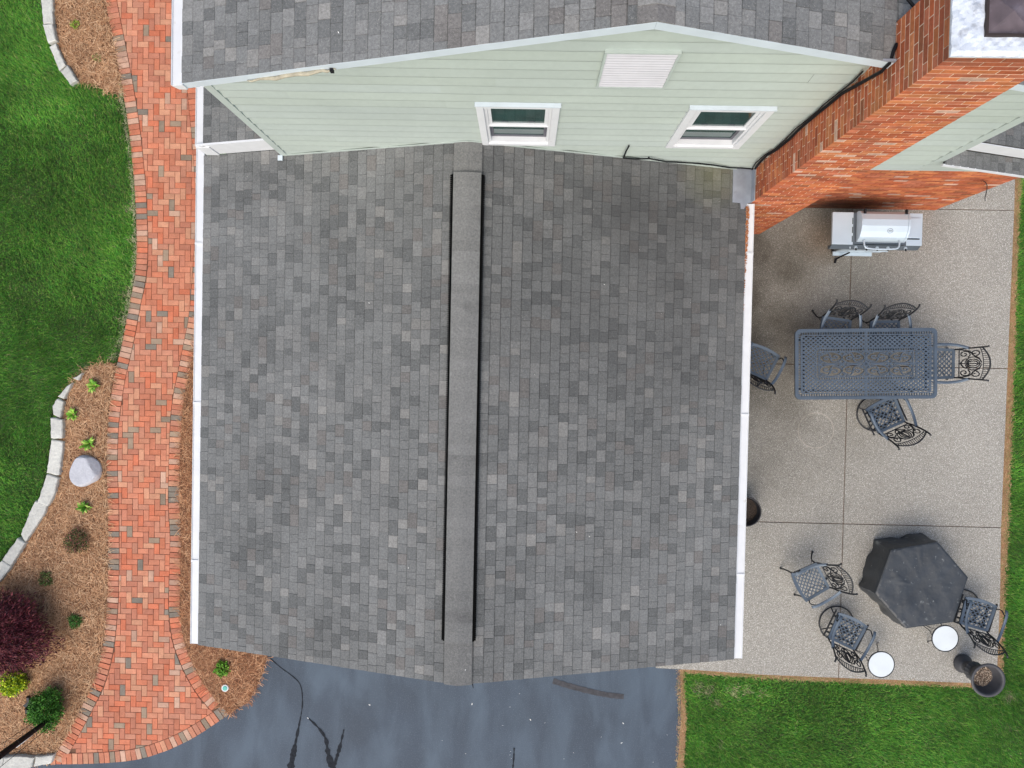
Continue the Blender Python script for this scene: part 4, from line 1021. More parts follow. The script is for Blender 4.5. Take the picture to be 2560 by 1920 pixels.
legs0 = build_chair('legs', spot(2028,1454), R_(209), 'cast metal armchair standing on its own on the patio left of the covered fire table')
copy_chair(legs0, spot(2352,909), R_(181), 'cast metal armchair at the right end of the dining table')
copy_chair(legs0, spot(2088,829), R_(263), 'left of the two chairs tucked behind the dining table')
copy_chair(legs0, spot(2213,836), R_(272), 'right of the two chairs tucked behind the dining table')
copy_chair(legs0, spot(1899,905), R_(67), 'cast metal chair half hidden under the white gutter, left of the dining table')
sw0 = build_chair('swivel', spot(2118,1580), R_(66), 'swivel chair on a ring base by the lower left white side table')
copy_chair(sw0, spot(2444,1537), R_(75), 'swivel chair beside the black covered fire table at the lawn edge')
copy_chair(sw0, spot(2216,1038), R_(116), 'swivel chair turned aside below the dining table')

# ------------------------------------------------------------------ DINING TABLE
A = np.array(at(1988,999,.77)); B = np.array(at(2343,996,.77)); D_ = np.array(at(1987,822.5,.77)); E_ = np.array(at(2344,820.5,.77))
ctr = (A+B+D_+E_)/4; tl = np.linalg.norm(B-A); tw = np.linalg.norm(D_-A); ang = math.atan2(*((B-A)[::-1]))
tb = empty('dining_table', (ctr[0], ctr[1], PZ), ang, 'long cast metal dining table with a pierced lattice top and umbrella hole', 'table')
hl, hw_, TZ = tl/2, tw/2, .74
def rrect(a_, b_, r, n=6):
    P = []
    for cx, cy, s in ((a_-r, b_-r, 0), (-a_+r, b_-r, 1), (-a_+r, -b_+r, 2), (a_-r, -b_+r, 3)): P += arc(cx, cy, r, s*math.pi/2, (s+1)*math.pi/2, n)
    return P
def ringplate(b, O, I, z0, z1):
    n = len(O)
    for i in range(n):
        j = (i+1) % n; b.face([(*O[i],z1),(*O[j],z1),(*I[j],z1),(*I[i],z1)]); b.face([(*O[i],z0),(*O[j],z0),(*O[j],z1),(*O[i],z1)]); b.face([(*I[j],z0),(*I[i],z0),(*I[i],z1),(*I[j],z1)])
b = MB(); ringplate(b, rrect(hl, hw_, .09), rrect(hl-.045, hw_-.045, .06), TZ-.035, TZ+.003); b.build('table_rim', m_metal, tb)
b = MB()
def plate(b, x0, x1, y0, y1, z0=TZ-.014, z1=TZ-.002): b.box(x0, x1, y0, y1, z0, z1)
ol, ow = hl-.045, hw_-.045
ringplate(b, rrect(ol+.004, ow+.004, .06), rrect(ol-.012, ow-.012, .05), TZ-.016, TZ-.003)
ringplate(b, rrect(ol-.05, ow-.05, .04), rrect(ol-.068, ow-.068, .03), TZ-.016, TZ-.0025)
il, iw = hl*.70, hw_*.44
def rect(a_, b_): return [(a_,b_),(-a_,b_),(-a_,-b_),(a_,-b_)]
ringplate(b, rect(il+.012, iw+.012), rect(il-.004, iw-.004), TZ-.016, TZ-.0025); ringplate(b, rect(il-.036, iw-.036), rect(il-.052, iw-.052), TZ-.016, TZ-.0025)
plate(b, -.010, .010, -ow, ow); plate(b, -il, il, -.008, .008); 
b.build('table_ribs', m_metal, tb)
def beads(b, a0, b0, gap):
    for (x0, y0, x1, y1) in ((-a0,b0,a0,b0),(-a0,-b0,a0,-b0),(-a0,-b0,-a0,b0),(a0,-b0,a0,b0)):
        L_ = math.hypot(x1-x0, y1-y0); n = int(L_/.040)
        for i in range(n+1):
            x = x0+(x1-x0)*i/n; y = y0+(y1-y0)*i/n; hx = x1 != x0
            if hx: b.box(x-.0065, x+.0065, y-gap/2, y+gap/2, TZ-.030, TZ-.004)
            else: b.box(x-gap/2, x+gap/2, y-.0065, y+.0065, TZ-.030, TZ-.0045)
b = MB(); beads(b, ol-.031, ow-.031, .04); beads(b, il-.02, iw-.02, .034); b.build('bead_border', m_metal, tb)
# diamond lattice between border and centre panel
b = MB(); px_, py_ = .078, .058
Lx, Ly = ol-.066, ow-.066
def warp(x, y):
    s_ = 1+.0*x; return x, y
for i in range(-32, 33):
    for j in range(-18, 19):
        if (i+j) % 2: continue
        x0, y0 = i*px_/2, j*py_/2*1.12
        for di, dj in ((1,1),(1,-1)):
            x1, y1 = (i+di)*px_/2, (j+dj)*py_/2*1.12; mx, my = (x0+x1)/2, (y0+y1)/2
            if abs(mx) > Lx or abs(my) > Ly or (abs(mx) < il+.005 and abs(my) < iw+.005): continue
            d = Vector((x1-x0, y1-y0)); l = d.length; d.normalize(); n_ = Vector((-d.y, d.x))*.0105
            q = [(x0-n_.x, y0-n_.y), (x1-n_.x, y1-n_.y), (x1+n_.x, y1+n_.y), (x0+n_.x, y0+n_.y)]; b.prism(q, TZ-.026, TZ-.005+.0002*(di*dj))
b.build('lattice', m_metal, tb)
b = MB(); ca, cb = (il-.052)/2, (iw-.052)
for sx in (-1, 1):
    for sy in (-1, 1):
        for q in (0, 1):
            cx = sx*(.016+(il-.07)*(.25+.5*q)); cy = sy*(.008+(cb-.008)/2); rx, ry = (il-.07)*.25, (cb-.008)/2; T_ = lambda L: [(cx+u*rx*sx, cy+v*ry*sy, TZ-.022) for u, v in L]
            b.tube(T_([(math.cos(a_), math.sin(a_)*.98) for a_ in np.linspace(0, 2*math.pi, 19)]), .0105, 4, 1.8, caps=True)
            b.tube(T_(spiral(-.35, .15, .08, .42, 0, 1.1)), .0125, 4, 1.5); b.tube(T_(spiral(.38, -.15, .08, .42, math.pi, 1.1)), .0125, 4, 1.5); b.tube(T_([(-.15,-.7),(0,-.2),(.05,.3),(.2,.75)]), .012, 4, 1.5)
            b.tube(T_([(-.8,-.35),(-.5,-.6),(-.15,-.7)]), .008, 4, 1.5); b.tube(T_([(.8,.35),(.5,.6),(.2,.75)]), .008, 4, 1.5)
            for u, v in ((.75,.75),(-.75,.75),(.75,-.75),(-.75,-.75)): b.tube(T_([(u*.9,v*.9),(u*1.3,v*1.28)]), .015, 4, 1.5); b.tube(T_([(u*.98,v*.62),(u*1.3,v*.8)]), .007, 4, 1.5); b.tube(T_([(u*.62,v*.98),(u*.8,v*1.3)]), .007, 4, 1.5)
b.build('scroll_panel', m_metal, tb)
b = MB(); b.lathe([(.045,TZ-.014),(.045,TZ+.001),(.028,TZ+.001),(.028,TZ-.012)], 0, 0, 20); b.build('umbrella_collar', m_metal, tb)
b = MB(); b.lathe([(.027,TZ-.03),(.027,TZ-.01)], 0, 0, 16); b.build('hole_plug', m_metald, tb)
for sx in (-1, 1):
    for sy in (-1, 1):
        b = MB(); b.tube([(sx*(hl-0.32), sy*(hw_-.16), TZ-.03), (sx*(hl-0.27), sy*(hw_-.12), .5), (sx*(hl-0.34), sy*(hw_-.17), .22), (sx*(hl-0.29), sy*(hw_-.14), .015)], [.025,.022,.018,.025], 8); b.build('leg', m_metald, tb)
b = MB()
for s in (-1, 1): b.box(-hl+.12, hl-.12, s*(hw_-.14)-.015, s*(hw_-.14)+.015, TZ-.075, TZ-.036)
for s in (-1, 1): b.box(s*(hl-.16)-.015, s*(hl-.16)+.015, -hw_+.16, hw_-.16, TZ-.074, TZ-.037)
b.build('apron', m_metald, tb)

# ------------------------------------------------------------------ COVERED FIRE TABLE
ft = empty('covered_fire_table', (0,0,0), label='hexagonal fire table under a black vinyl cover with dusty folds', cat='fire table')
FZ = .55; hexp = [at(1920+x/3.456, 1300+y/3.456, FZ) for x, y in ((1065,260),(1465,190),(1727,495),(1600,880),(1190,935),(930,635))]
hc = np.mean(np.array(hexp), 0); ft.location = (hc[0], hc[1], PZ)
hexp = [(p[0]-hc[0], p[1]-hc[1]) for p in hexp][::-1]
ring = []
for i in range(6):
    a_, b2 = Vector(hexp[i]), Vector(hexp[(i+1) % 6])
    for k in range(18): ring.append(a_.lerp(b2, k/18))
b = MB(); nR = len(ring); lv_ = [(f_, 0) for f_ in (0,.08,.16,.24,.32,.40,.47,.54,.61,.68,.74,.80,.86,.91,.95,.985)]; folds = [(random.uniform(0,6.28), random.uniform(.5,1.0), random.uniform(-1.1,1.1), random.uniform(.07,.2), random.uniform(.003,.008)) for _ in range(34)]
def foldz(p):
    z = 0
    for a_, r, tw_, ln_, am_ in folds:
        c = Vector((math.cos(a_)*r*.62, math.sin(a_)*r*.62)); d = p.xy-c if hasattr(p, 'xy') else p-c; t = Vector((math.cos(a_+tw_), math.sin(a_+tw_))); u = d.dot(t); v = d.x*-t.y+d.y*t.x
        z += am_*math.exp(-(u/ln_)**2-(v/.018)**2)
    return z
def topz(p): 
    r = p.length; return FZ-PZ-.012*math.exp(-(r/.2)**2)-.010*abs(math.sin(p.x*9+p.y*4))*min(1, r/.3)*(1-min(1, r/.85))+.003*math.sin(p.x*21-p.y*17)+foldz(p)
for f, _ in lv_[1:]:
    for p in ring: q = p*f; b.v.append((q.x, q.y, topz(q)))
base = len(b.v)
prof = [(1.0, FZ-PZ-.012, 0), (1.012, FZ-.09, .003), (1.0, FZ-.22, .010), (1.02, .22, .016), (1.04, .10, .022), (1.03, .005, .026)]
for f, z, am in prof:
    for i, p in enumerate(ring):
        a_ = math.atan2(p.y, p.x); k = f+am*math.sin(a_*9+1.3)+am*.7*math.sin(a_*17+z*8)
        k += .08*am/.05*math.cos(a_-2.6); q = p*k; b.v.append((q.x, q.y, z))
nl = len(lv_)-1+len(prof)
for r in range(nl-1):
    for i in range(nR):
        j = (i+1) % nR; b.f.append((r*nR+i, (r+1)*nR+i, (r+1)*nR+j, r*nR+j)); b.c.append((1,1,1))
b.v.append((0,0,topz(Vector((0,0))))); c_ = len(b.v)-1
for i in range(nR): b.f.append((c_, i, (i+1) % nR)); b.c.append((1,1,1))
o = b.build('cover', m_cover, ft, smooth=False)
for p in o.data.polygons: p.use_smooth = True
o.data.set_sharp_from_angle(angle=R_(50))
b = MB()
for i in range(6):
    a_, b2 = Vector(hexp[i]), Vector(hexp[(i+1) % 6]); b.tube([(a_.x*.997, a_.y*.997, FZ-PZ-.006), (b2.x*.997, b2.y*.997, FZ-PZ-.006)], .006, 5)
b.build('cover_seam', m_cover, ft)
b = MB(); b.prism([(p[0]*.8, p[1]*.8) for p in hexp], .0, FZ-.12); b.build('table_body', m_metald, ft)

# ------------------------------------------------------------------ SIDE TABLES
def side_table(px, py, label, rz):
    x, y = at(px, py, .52+PZ); t = empty('side_table', (x, y, PZ), rz, label, 'side table', 'round white topped side tables')
    b = MB(); b.lathe([(.0,.50),(.212,.50),(.214,.512),(.208,.516),(0,.517)], 0, 0, 40); b.build('table_top', m_wtable, t, smooth=False)
    b = MB(); b.tube([(.219*math.cos(a_), .219*math.sin(a_), .51) for a_ in np.linspace(0, 2*math.pi, 41)[:-1]], .009, 6, 1.3, closed=True); b.build('rim', m_metald, t)
    for k in range(3):
        a0 = k*2*math.pi/3; b = MB()
        for s in (-1, 1):
            b.tube([(.19*math.cos(a0+s*.5), .19*math.sin(a0+s*.5), .5), (.12*math.cos(a0+s*.2), .12*math.sin(a0+s*.2), .25), (.24*math.cos(a0), .24*math.sin(a0), .01)], .0065, 5)
        b.tube([(.24*math.cos(a0), .24*math.sin(a0), .012), (.265*math.cos(a0), .265*math.sin(a0), .02), (.262*math.cos(a0), .262*math.sin(a0), .04)], .006, 5)
        b.build('leg', m_metald, t)
side_table(2363.6,1596.6, 'round white side table right below the covered fire table', R_(150))
side_table(2203.6,1661.7, 'round white side table by the lawn edge beside the swivel chair', R_(165))

# ------------------------------------------------------------------ URN AND POT
x, y = at(2403,1656,0); ur = empty('urn_planter', (x, y, PZ), 0, 'tall dark urn planter with ribbed waist and dry soil at the patio corner', 'planter')
xt, yt = at(2467,1698,.72); 
b = MB()
b.lathe([(.0,0),(.155,0),(.165,.02),(.155,.05),(.13,.09),(.11,.15)], 0, 0, 36); b.build('foot', m_urn, ur, smooth=True)
b = MB(); b.lathe([(.11,.151),(.10,.20),(.115,.25),(.15,.29),(.16,.33),(.135,.37),(.125,.40)], 0, 0, 48, rib=lambda i, k: .05*(k % 3 == 0) if 2 <= i <= 5 else 0); b.build('ribbed_waist', m_urn, ur)
b = MB(); b.lathe([(.126,.401),(.15,.47),(.20,.57),(.245,.65),(.275,.675),(.283,.69),(.28,.70),(.25,.703),(.232,.69),(.225,.66),(.19,.56),(.16,.50)], 0, 0, 48); b.build('bowl', m_urn, ur, smooth=True)
b = MB(); b.lathe([(.0,.535),(.10,.53),(.178,.52)], 0, 0, 30, rib=lambda i, k: .02*math.sin(k*5)); b.build('soil', m_potsoil, ur)
b = MB()
for _ in range(500):
    a_ = random.uniform(0, 6.3); r = .165*math.sqrt(random.random()); s_ = random.uniform(.006,.014); c = random.choice([(.35,.27,.2),(.2,.14,.1),(.5,.42,.33),(.1,.07,.05)])
    q = random.uniform(0, 6.3); cx, cy = r*math.cos(a_), r*math.sin(a_); b.face([(cx+s_*math.cos(q+k*2.1), cy+s_*math.sin(q+k*2.1), .538+random.uniform(0,.012)) for k in range(3)], c)
b.build('dry_bark', m_leaf, ur, kind='stuff')
x, y = at(1866,1279,.36); pt_ = empty('plant_pot', (x, y, PZ), 0, 'round black plant pot of bare soil peeking out from under the gutter', 'plant pot')
b = MB(); b.lathe([(.0,0),(.17,0),(.20,.05),(.235,.28),(.255,.30),(.258,.33),(.245,.335),(.232,.32),(.218,.215)], 0, 0, 40); b.build('pot', m_pot, pt_, smooth=True)
b = MB(); b.lathe([(.0,.232),(.215,.222)], 0, 0, 30); b.build('soil', m_darksoil, pt_)

# ------------------------------------------------------------------ GRILL
A = at(2080,609.5,.90); B = at(2305,611,.90); D_ = at(2082.2,530.6,.90)
gl = math.hypot(B[0]-A[0], B[1]-A[1]); gdp = .52
gr = empty('gas_grill', ((A[0]+B[0])/2, (A[1]+D_[1])/2, PZ), 0, 'stainless gas grill with closed hood standing against the brick wall', 'grill')
h2 = gl/2; d2 = gdp/2; GZ = .87
kx = lambda u: -h2+gl*(u-410)/(1975-410)
b = MB(); b.box(kx(410), kx(775), -d2, d2, GZ-.05, GZ); o = b.build('side_shelf', m_steel, gr); bevel(o, .006, 2)
b = MB()
for q in (0,1,2): yy = d2-.09-q*.145; b.box(kx(752), kx(766), yy-.10, yy, GZ+.0005, GZ+.002)
b.build('shelf_slot', m_dark, o)
b = MB(); x0, x1 = kx(1700), kx(1975)
b.box(x0, x1, -d2, d2, GZ-.05, GZ); o = b.build('side_burner_shelf', m_steel, gr); bevel(o, .006, 2)
b = MB(); b.box(x0+.02, x1-.045, -d2+.12, d2-.08, GZ+.001, GZ+.02); o2 = b.build('burner_lid', m_steel, gr); bevel(o2, .006, 2)
b = MB(); b.box(x0+.01, x1-.05, -d2+.095, -d2+.11, GZ+.002, GZ+.018); b.build('lid_handle', m_metald, o)
bx0, bx1 = kx(778), kx(1698)
b = MB(); b.box(bx0, bx1, -d2+.012, d2-.005, .60, GZ-.002); b.build('firebox', m_steeld, gr)
# hood: curved profile extruded along x
prof = [(d2-.01,GZ),(d2,GZ+.06),(d2-.015,GZ+.12),(d2-.06,GZ+.175),(d2-.15,GZ+.205),(d2-.25,GZ+.20),(d2-.34,GZ+.175),(d2-.42,GZ+.125),(d2-.465,GZ+.06),(d2-.48,GZ+.01)]
hx0_, hx1_ = kx(820), kx(1650)
def extr(b, P, xa, xb, capl=True):
    for i in range(len(P)-1): b.face([(xa,*P[i]),(xa,*P[i+1]),(xb,*P[i+1]),(xb,*P[i])][::-1])
    b.face([(xa,*p) for p in P]); b.face([(xb,*p) for p in P][::-1])
b = MB(); extr(b, prof, hx0_+.032, hx1_-.032); hd = b.build('hood', m_steel, gr)
hd.data.polygons.foreach_set('use_smooth', [True]*len(hd.data.polygons)); hd.data.set_sharp_from_angle(angle=R_(40))
prof2 = [(p[0]+(.006 if i < 3 else 0), p[1]+.010) for i, p in enumerate(prof)]
for xa in (hx0_, hx1_-.03):
    b = MB(); extr(b, prof2, xa, xa+.03); b.build('hood_end', m_steel, gr)
b = MB()
for xa in (hx0_+.045, hx1_-.065): b.box(xa, xa+.02, d2-.06, d2+.015, GZ+.15, GZ+.205)
b.build('hinge', m_metald, gr)
b = MB(); xs_ = (kx(920), kx(1530)); yh = -d2-.085; ys_ = d2-.46
b.tube(smooth_line([(xs_[0], ys_, GZ+.09), (xs_[0], yh+.05, GZ+.10), (xs_[0]+.05, yh, GZ+.10), (xs_[1]-.05, yh, GZ+.10), (xs_[1], yh+.05, GZ+.10), (xs_[1], ys_, GZ+.09)], 2), .0125, 8); b.build('hood_handle', m_steel, gr)
# emblem and faint script on the hood front
def onhood(x, s_):
    L = [0]; P = prof
    for i in range(1, len(P)): L.append(L[-1]+math.hypot(P[i][0]-P[i-1][0], P[i][1]-P[i-1][1]))
    s_ *= L[-1]; i = max(1, min(len(P)-1, next((k for k in range(len(L)) if L[k] >= s_), len(L)-1))); u = (s_-L[i-1])/(L[i]-L[i-1])
    y = P[i-1][0]+(P[i][0]-P[i-1][0])*u; z = P[i-1][1]+(P[i][1]-P[i-1][1])*u; ny, nz = P[i][1]-P[i-1][1], -(P[i][0]-P[i-1][0]); l = math.hypot(ny, nz); return (x, y+ny/l*-.003 if False else y-.001, z+.0035)
b = MB(); ex_ = kx(1317)
b.tube([onhood(ex_+.042*math.cos(a_), .66+.052*math.sin(a_)) for a_ in np.linspace(0, 2*math.pi, 21)[:-1]], .0035, 4, .6, closed=True)
for dx in (-.018, 0, .016): b.tube([onhood(ex_+dx-.006, .68), onhood(ex_+dx+.004, .64), onhood(ex_+dx+.010, .675)], .003, 4, .6)
b.build('emblem', m_steeld, hd)
b = MB(); x = kx(1165)
for k, h_ in enumerate((.05,.022,.02,.024,.02,.02,.035)):
    b.tube([onhood(x, .835), onhood(x+.006, .835-h_), onhood(x+.014, .83)], .0022, 4, .6); x += .028
b.build('script_mark', m_wtable, hd)
# control panel, knobs
cp = MB(); P = [(-d2-.001,GZ-.005),(-d2-.055,GZ-.10),(-d2-.05,GZ-.17),(-d2-.0,GZ-.17)]
extr(cp, P[::-1], kx(412), kx(1960)); cp.build('control_panel', m_steeld, gr)
for u in (850, 1035, 1222, 1410, 1718):
    b = MB(); x = kx(u)
    b.tube([(x, -d2-.025, GZ-.055), (x, -d2-.05, GZ-.045)], .026, 12); k = b.build('knob', m_steel, gr)
    b = MB(); b.tube([(x, -d2-.0505, GZ-.047), (x, -d2-.083, GZ-.035)], [.015,.012], 8); b.build('knob_grip', m_metald, k)
b = MB(); b.tube([(kx(748), -d2-.03, GZ-.05), (kx(748), -d2-.055, GZ-.04)], .012, 8); b.build('igniter_button', m_steel, gr)
b = MB(); b.box(kx(800), kx(1640), -d2+.02, d2-.02, .10, .598); b.build('cabinet', m_steeld, gr)
b = MB(); b.box(kx(780), kx(1500), -d2-.055, -d2+.015, .09, .12); b.build('base_shelf', m_steel, gr)
for k, (u0, u1) in enumerate(((805, 1218), (1226, 1636))):
    b = MB(); b.box(kx(u0), kx(u1), -d2, -d2+.018, .13, .59); dr = b.build('door', m_steel, gr)
    b = MB(); b.tube([(kx(u0+60), -d2, .53), (kx(u0+70), -d2-.045, .53), (kx(u1-70), -d2-.045, .53), (kx(u1-60), -d2, .53)], .007, 6); b.build('door_handle', m_steel, dr)
for u in (810, 1630):
    for s in (-1, 1):
        b = MB(); b.tube([(kx(u)-.012, s*(d2-.06), .045), (kx(u)+.012, s*(d2-.06), .045)], .045, 12, up=(0,1,0)); b.build('caster', m_metald, gr)
b = MB(); b.tube([(kx(1000), -d2-.03, .30), (kx(920), -d2-.07, .17), (kx(880), -d2-.10, .03)], .014, 6); b.tube([(kx(880), -d2-.10, .03), (kx(865), -d2-.17, .02)], .02, 6); b.build('gas_hose', m_cable, gr)

# ------------------------------------------------------------------ STONES AND BOULDER
def stone_row(label, polys, names='stone', h=.10):
    t = empty('stone_edging', (0,0,0), label=label, cat='stone edging')
    for P in polys:
        Q = [at(x, y, h-.02) for x, y in P]; k = len(Q); R = []
        for i in range(k):
            a_, b2 = Vector(Q[i]), Vector(Q[(i+1) % k]); nn = max(2, int((b2-a_).length/.05))
            for j in range(nn):
                p = a_.lerp(b2, j/nn); R.append((p.x+random.gauss(0,.004), p.y+random.gauss(0,.004)))
        b = MB(); b.prism(R, -.05, h-.02+random.uniform(0,.03), top_inset=.013); o = b.build(names, m_stone, t); k = random.uniform(.88, 1.1); o.color = (k, k, k*.98, 1)
stone_row('short curved row of pale limestone edging beside the upper straw bed', [S1(p) for p in ([(258,-80),(330,-80),(336,0),(340,152),(276,155),(262,0)], [(280,160),(343,156),(362,262),(312,280)], [(316,300),(357,275),(420,420),(382,452)], [(395,462),(438,420),(496,520),(455,545)])])
stone_row('long curved row of limestone edging between lawn and lower straw bed', [S4(p) for p in ([(470,785),(530,752),(505,800)], [(372,906),(430,835),(462,815),(412,920)], [(335,965),(370,915),(410,937),(388,1038),(345,1022)], [(328,1040),(405,1052),(402,1172),(330,1172)], [(332,1180),(408,1195),(398,1290),(378,1412),(300,1394),(318,1270)], [(303,1402),(376,1425),(352,1530),(310,1608),(243,1588)])]+[S5(p) for p in ([(228,-60),(305,-30),(290,15),(165,205),(135,160),(190,20)], [(120,178),(166,212),(78,355),(18,318)], [(16,322),(78,358),(0,460),(-90,540),(-150,480)])])
stone_row('two limestone blocks edging the driveway at the bottom left', [S5(p) for p in ([(-120,1600),(120,1578),(226,1588),(203,1655),(100,1668),(-120,1665)], [(232,1585),(346,1574),(326,1630),(215,1650)])])
x, y = at(206,1179,.15); bm = bmesh.new(); bmesh.ops.create_icosphere(bm, subdivisions=4, radius=1)
for v in bm.verts:
    p = v.co; a_ = math.atan2(p.y, p.x); r = 1+.06*math.sin(2*a_+.5)+.05*math.sin(3*a_+2)+.02*math.sin(5*p.x+4*p.y+3*p.z)
    q = Vector((p.x*.265*r, p.y*.285*r, p.z*.20))
    q.z = min(q.z, .095+.012*math.sin(p.x*3)); pl = Vector((.62,.35,.7)).normalized(); d = q.dot(pl)-.19
    if d > 0: q -= pl*d
    v.co = q
me = bpy.data.meshes.new('boulder'); bm.to_mesh(me); me.materials.append(m_rock); o = bpy.data.objects.new('boulder', me); C.objects.link(o); o.location = (x, y, .05)
me.polygons.foreach_set('use_smooth', [True]*len(me.polygons)); me.set_sharp_from_angle(angle=R_(35))
tag(o, 'smooth pale grey boulder lying in the straw bed', 'boulder')

# ------------------------------------------------------------------ PLANTS
def leafcloud(name, cx, cy, cz, rx, ry, rz_, n, ll, lw, cols, parent, droop=0.0, shell=.35, lobes=5, flatb=True):
    u = rng.normal(size=(n, 3)); u /= np.linalg.norm(u, axis=1)[:, None]
    if flatb: u[:, 2] = np.abs(u[:, 2])*np.where(rng.random(n) < .8, 1, -.5)
    ph = rng.uniform(0, 6.3, lobes); az = np.arctan2(u[:,1], u[:,0]); lob = 1+.10*np.sin(3*az+ph[0])+.08*np.sin(5*az+ph[1])+.10*np.sin(4*u[:,2]*3+ph[2]+2*az)
    r = (shell+(1-shell)*rng.random(n)**.5)*lob*rng.uniform(.9, 1.08, n)
    P = np.stack([cx+u[:,0]*rx*r, cy+u[:,1]*ry*r, cz+u[:,2]*rz_*r], 1)
    d = u*np.array([1,1,.4])+rng.normal(0, .7, (n, 3)); d[:, 2] -= droop; d /= np.linalg.norm(d, axis=1)[:, None]
    s_ = np.cross(d, rng.normal(size=(n, 3))); s_ /= np.linalg.norm(s_, axis=1)[:, None]
    L_ = ll*rng.uniform(.6, 1.3, n)[:, None]; w_ = lw*rng.uniform(.7, 1.3, n)[:, None]
    V = np.zeros((n, 4, 3)); V[:,0] = P; V[:,1] = P+d*L_*.5+s_*w_; V[:,2] = P+d*L_; V[:,3] = P+d*L_*.5-s_*w_
    F = np.arange(n*4).reshape(n, 4); cs = np.array(cols); K = cs[rng.integers(0, len(cs), n)]*rng.uniform(.7, 1.3, n)[:, None]
    return npmesh(name, V.reshape(-1,3), F, K, m_leaf, parent, kind=None)
def stems(parent, n, r, h, rad=.006, name='stem'):
    b = MB()
    for k in range(n):
        a_ = k*2*math.pi/n+random.uniform(-.3,.3); q = random.uniform(.4, .9); b.tube([(0,0,-.02), (r*.3*math.cos(a_), r*.3*math.sin(a_), h*.5), (r*q*math.cos(a_), r*q*math.sin(a_), h*random.uniform(.7,1))], [rad, rad*.8, rad*.4], 5)
    b.build(name, m_stem, parent)
def hosta(px, py, R, label, cols):
    x, y = at(px, py, .06); t = empty('hosta', (x, y, 0), random.uniform(0,6), label, 'plant', 'young bright green hostas in the straw bed')
    b = MB(); n = 22
    for k in range(n):
        a_ = k*2.4; L_ = R*random.uniform(.55, 1.15); up = random.uniform(.05,.13); wd = random.uniform(.014,.024); c = random.choice(cols); q = random.uniform(.8,1.2); c = tuple(v*q for v in c)
        d = Vector((math.cos(a_), math.sin(a_), 0)); s_ = Vector((-d.y, d.x, 0)); prev = None
        for i in range(5):
            f = i/4; p = d*(.01+L_*f)+Vector((0,0,.01+up*math.sin(f*2.2))); ww = wd*math.sin(.35+f*2.75); cur = (p-s_*ww, p+s_*ww+Vector((0,0,.004)))
            if prev: b.face([prev[0], cur[0], cur[1], prev[1]], c)
            prev = cur
    b.build('leaf_rosette', m_leaf, t); stems(t, 3, .02, .05, .005, 'crown_base')
gy = [(.16,.36,.03),(.24,.46,.05),(.10,.26,.025),(.42,.58,.12)]
hosta(233,964,.125, 'topmost bright green hosta of the lower straw bed', gy)
hosta(182,1037,.125, 'bright green hosta nearest the limestone edging', gy)
hosta(221,1110,.135, 'bright green hosta just above the pale boulder', gy)
hosta(212,1268,.12, 'bright green hosta just below the pale boulder', gy)
def small_shrub(name, px, py, R, h, n, cols, label, cat='shrub', ll=.028, lw=.008, group=None):
    x, y = at(px, py, h*.6); t = empty(name, (x, y, 0), 0, label, cat, group); leafcloud('foliage', 0, 0, h*.35, R, R, h*.65, n, ll, lw, cols, t); stems(t, 7, R, h*.7, .004); return t
small_shrub('low_shrub', 187,1355,.21,.20,1500, [(.07,.12,.03),(.11,.13,.04),(.16,.07,.05),(.05,.08,.02),(.30,.12,.10)], 'dark green shrub with reddish tips below the hostas')
small_shrub('seedling_shrub', 111.6,1449,.13,.12,520, [(.07,.15,.03),(.12,.2,.05),(.16,.1,.05)], 'small green shrub between the dark shrub and the burgundy maple')
small_shrub('seedling_shrub', 186,1554,.12,.11,620, [(.06,.18,.03),(.10,.26,.05),(.05,.12,.02)], 'small green shrub alone in the straw right of the burgundy maple')
small_shrub('seedling_shrub', 554,1673.5,.12,.14,420, [(.14,.34,.03),(.22,.44,.05),(.08,.2,.02)], 'bright green shrub in the corner bed by the garage', ll=.045, lw=.014)
small_shrub('sprout', 187,60,.07,.08,110, [(.3,.42,.05),(.18,.3,.04)], 'tiny yellow green sprout in the upper straw bed', 'plant', .035, .010)
small_shrub('sprout', 243,144,.08,.05,90, [(.16,.26,.05),(.3,.3,.12)], 'faint green sprout near the tip of the upper straw bed', 'plant', .03, .006)
# burgundy maple
x, y = at(-6,1592,.55); t = empty('burgundy_maple', (x, y, 0), 0, 'burgundy lace leaf maple at the left edge of the straw bed', 'tree')
mc = [(.11,.018,.030),(.16,.028,.042),(.07,.012,.022),(.21,.05,.055),(.045,.01,.018)]
leafcloud('crown', 0, 0, .38, .80, .70, .52, 20000, .075, .007, mc, t, droop=.9, shell=.25)
b = MB(); b.tube([(0,0,-.05),(.02,.01,.25),(-.03,.03,.5)], [.05,.04,.03], 8); b.build('trunk', m_stem, t)
b = MB()
for k in range(9):
    a_ = k*.7+.2; b.tube([(0,.01,.3), (.25*math.cos(a_), .25*math.sin(a_), .55), (.6*math.cos(a_), .52*math.sin(a_), .45)], [.022,.014,.006], 5)
b.build('limb', m_stem, t)
x, y = at(26,1712,.2); t = empty('golden_shrub', (x, y, 0), 0, 'bright yellow leaved shrub under the burgundy maple', 'shrub'); leafcloud('foliage', 0, 0, .10, .21, .20, .20, 2000, .045, .013, [(.50,.62,.02),(.62,.70,.04),(.36,.50,.02),(.12,.24,.02)], t); stems(t, 7, .2, .25)
x, y = at(110,1776,.28); t = empty('green_shrub', (x, y, 0), 0, 'dense bright green shrub at the foot of the black post', 'shrub'); leafcloud('foliage', 0, 0, .18, .26, .34, .34, 6500, .034, .010, [(.06,.20,.02),(.10,.30,.03),(.04,.13,.015),(.08,.24,.04)], t); stems(t, 9, .22, .35)
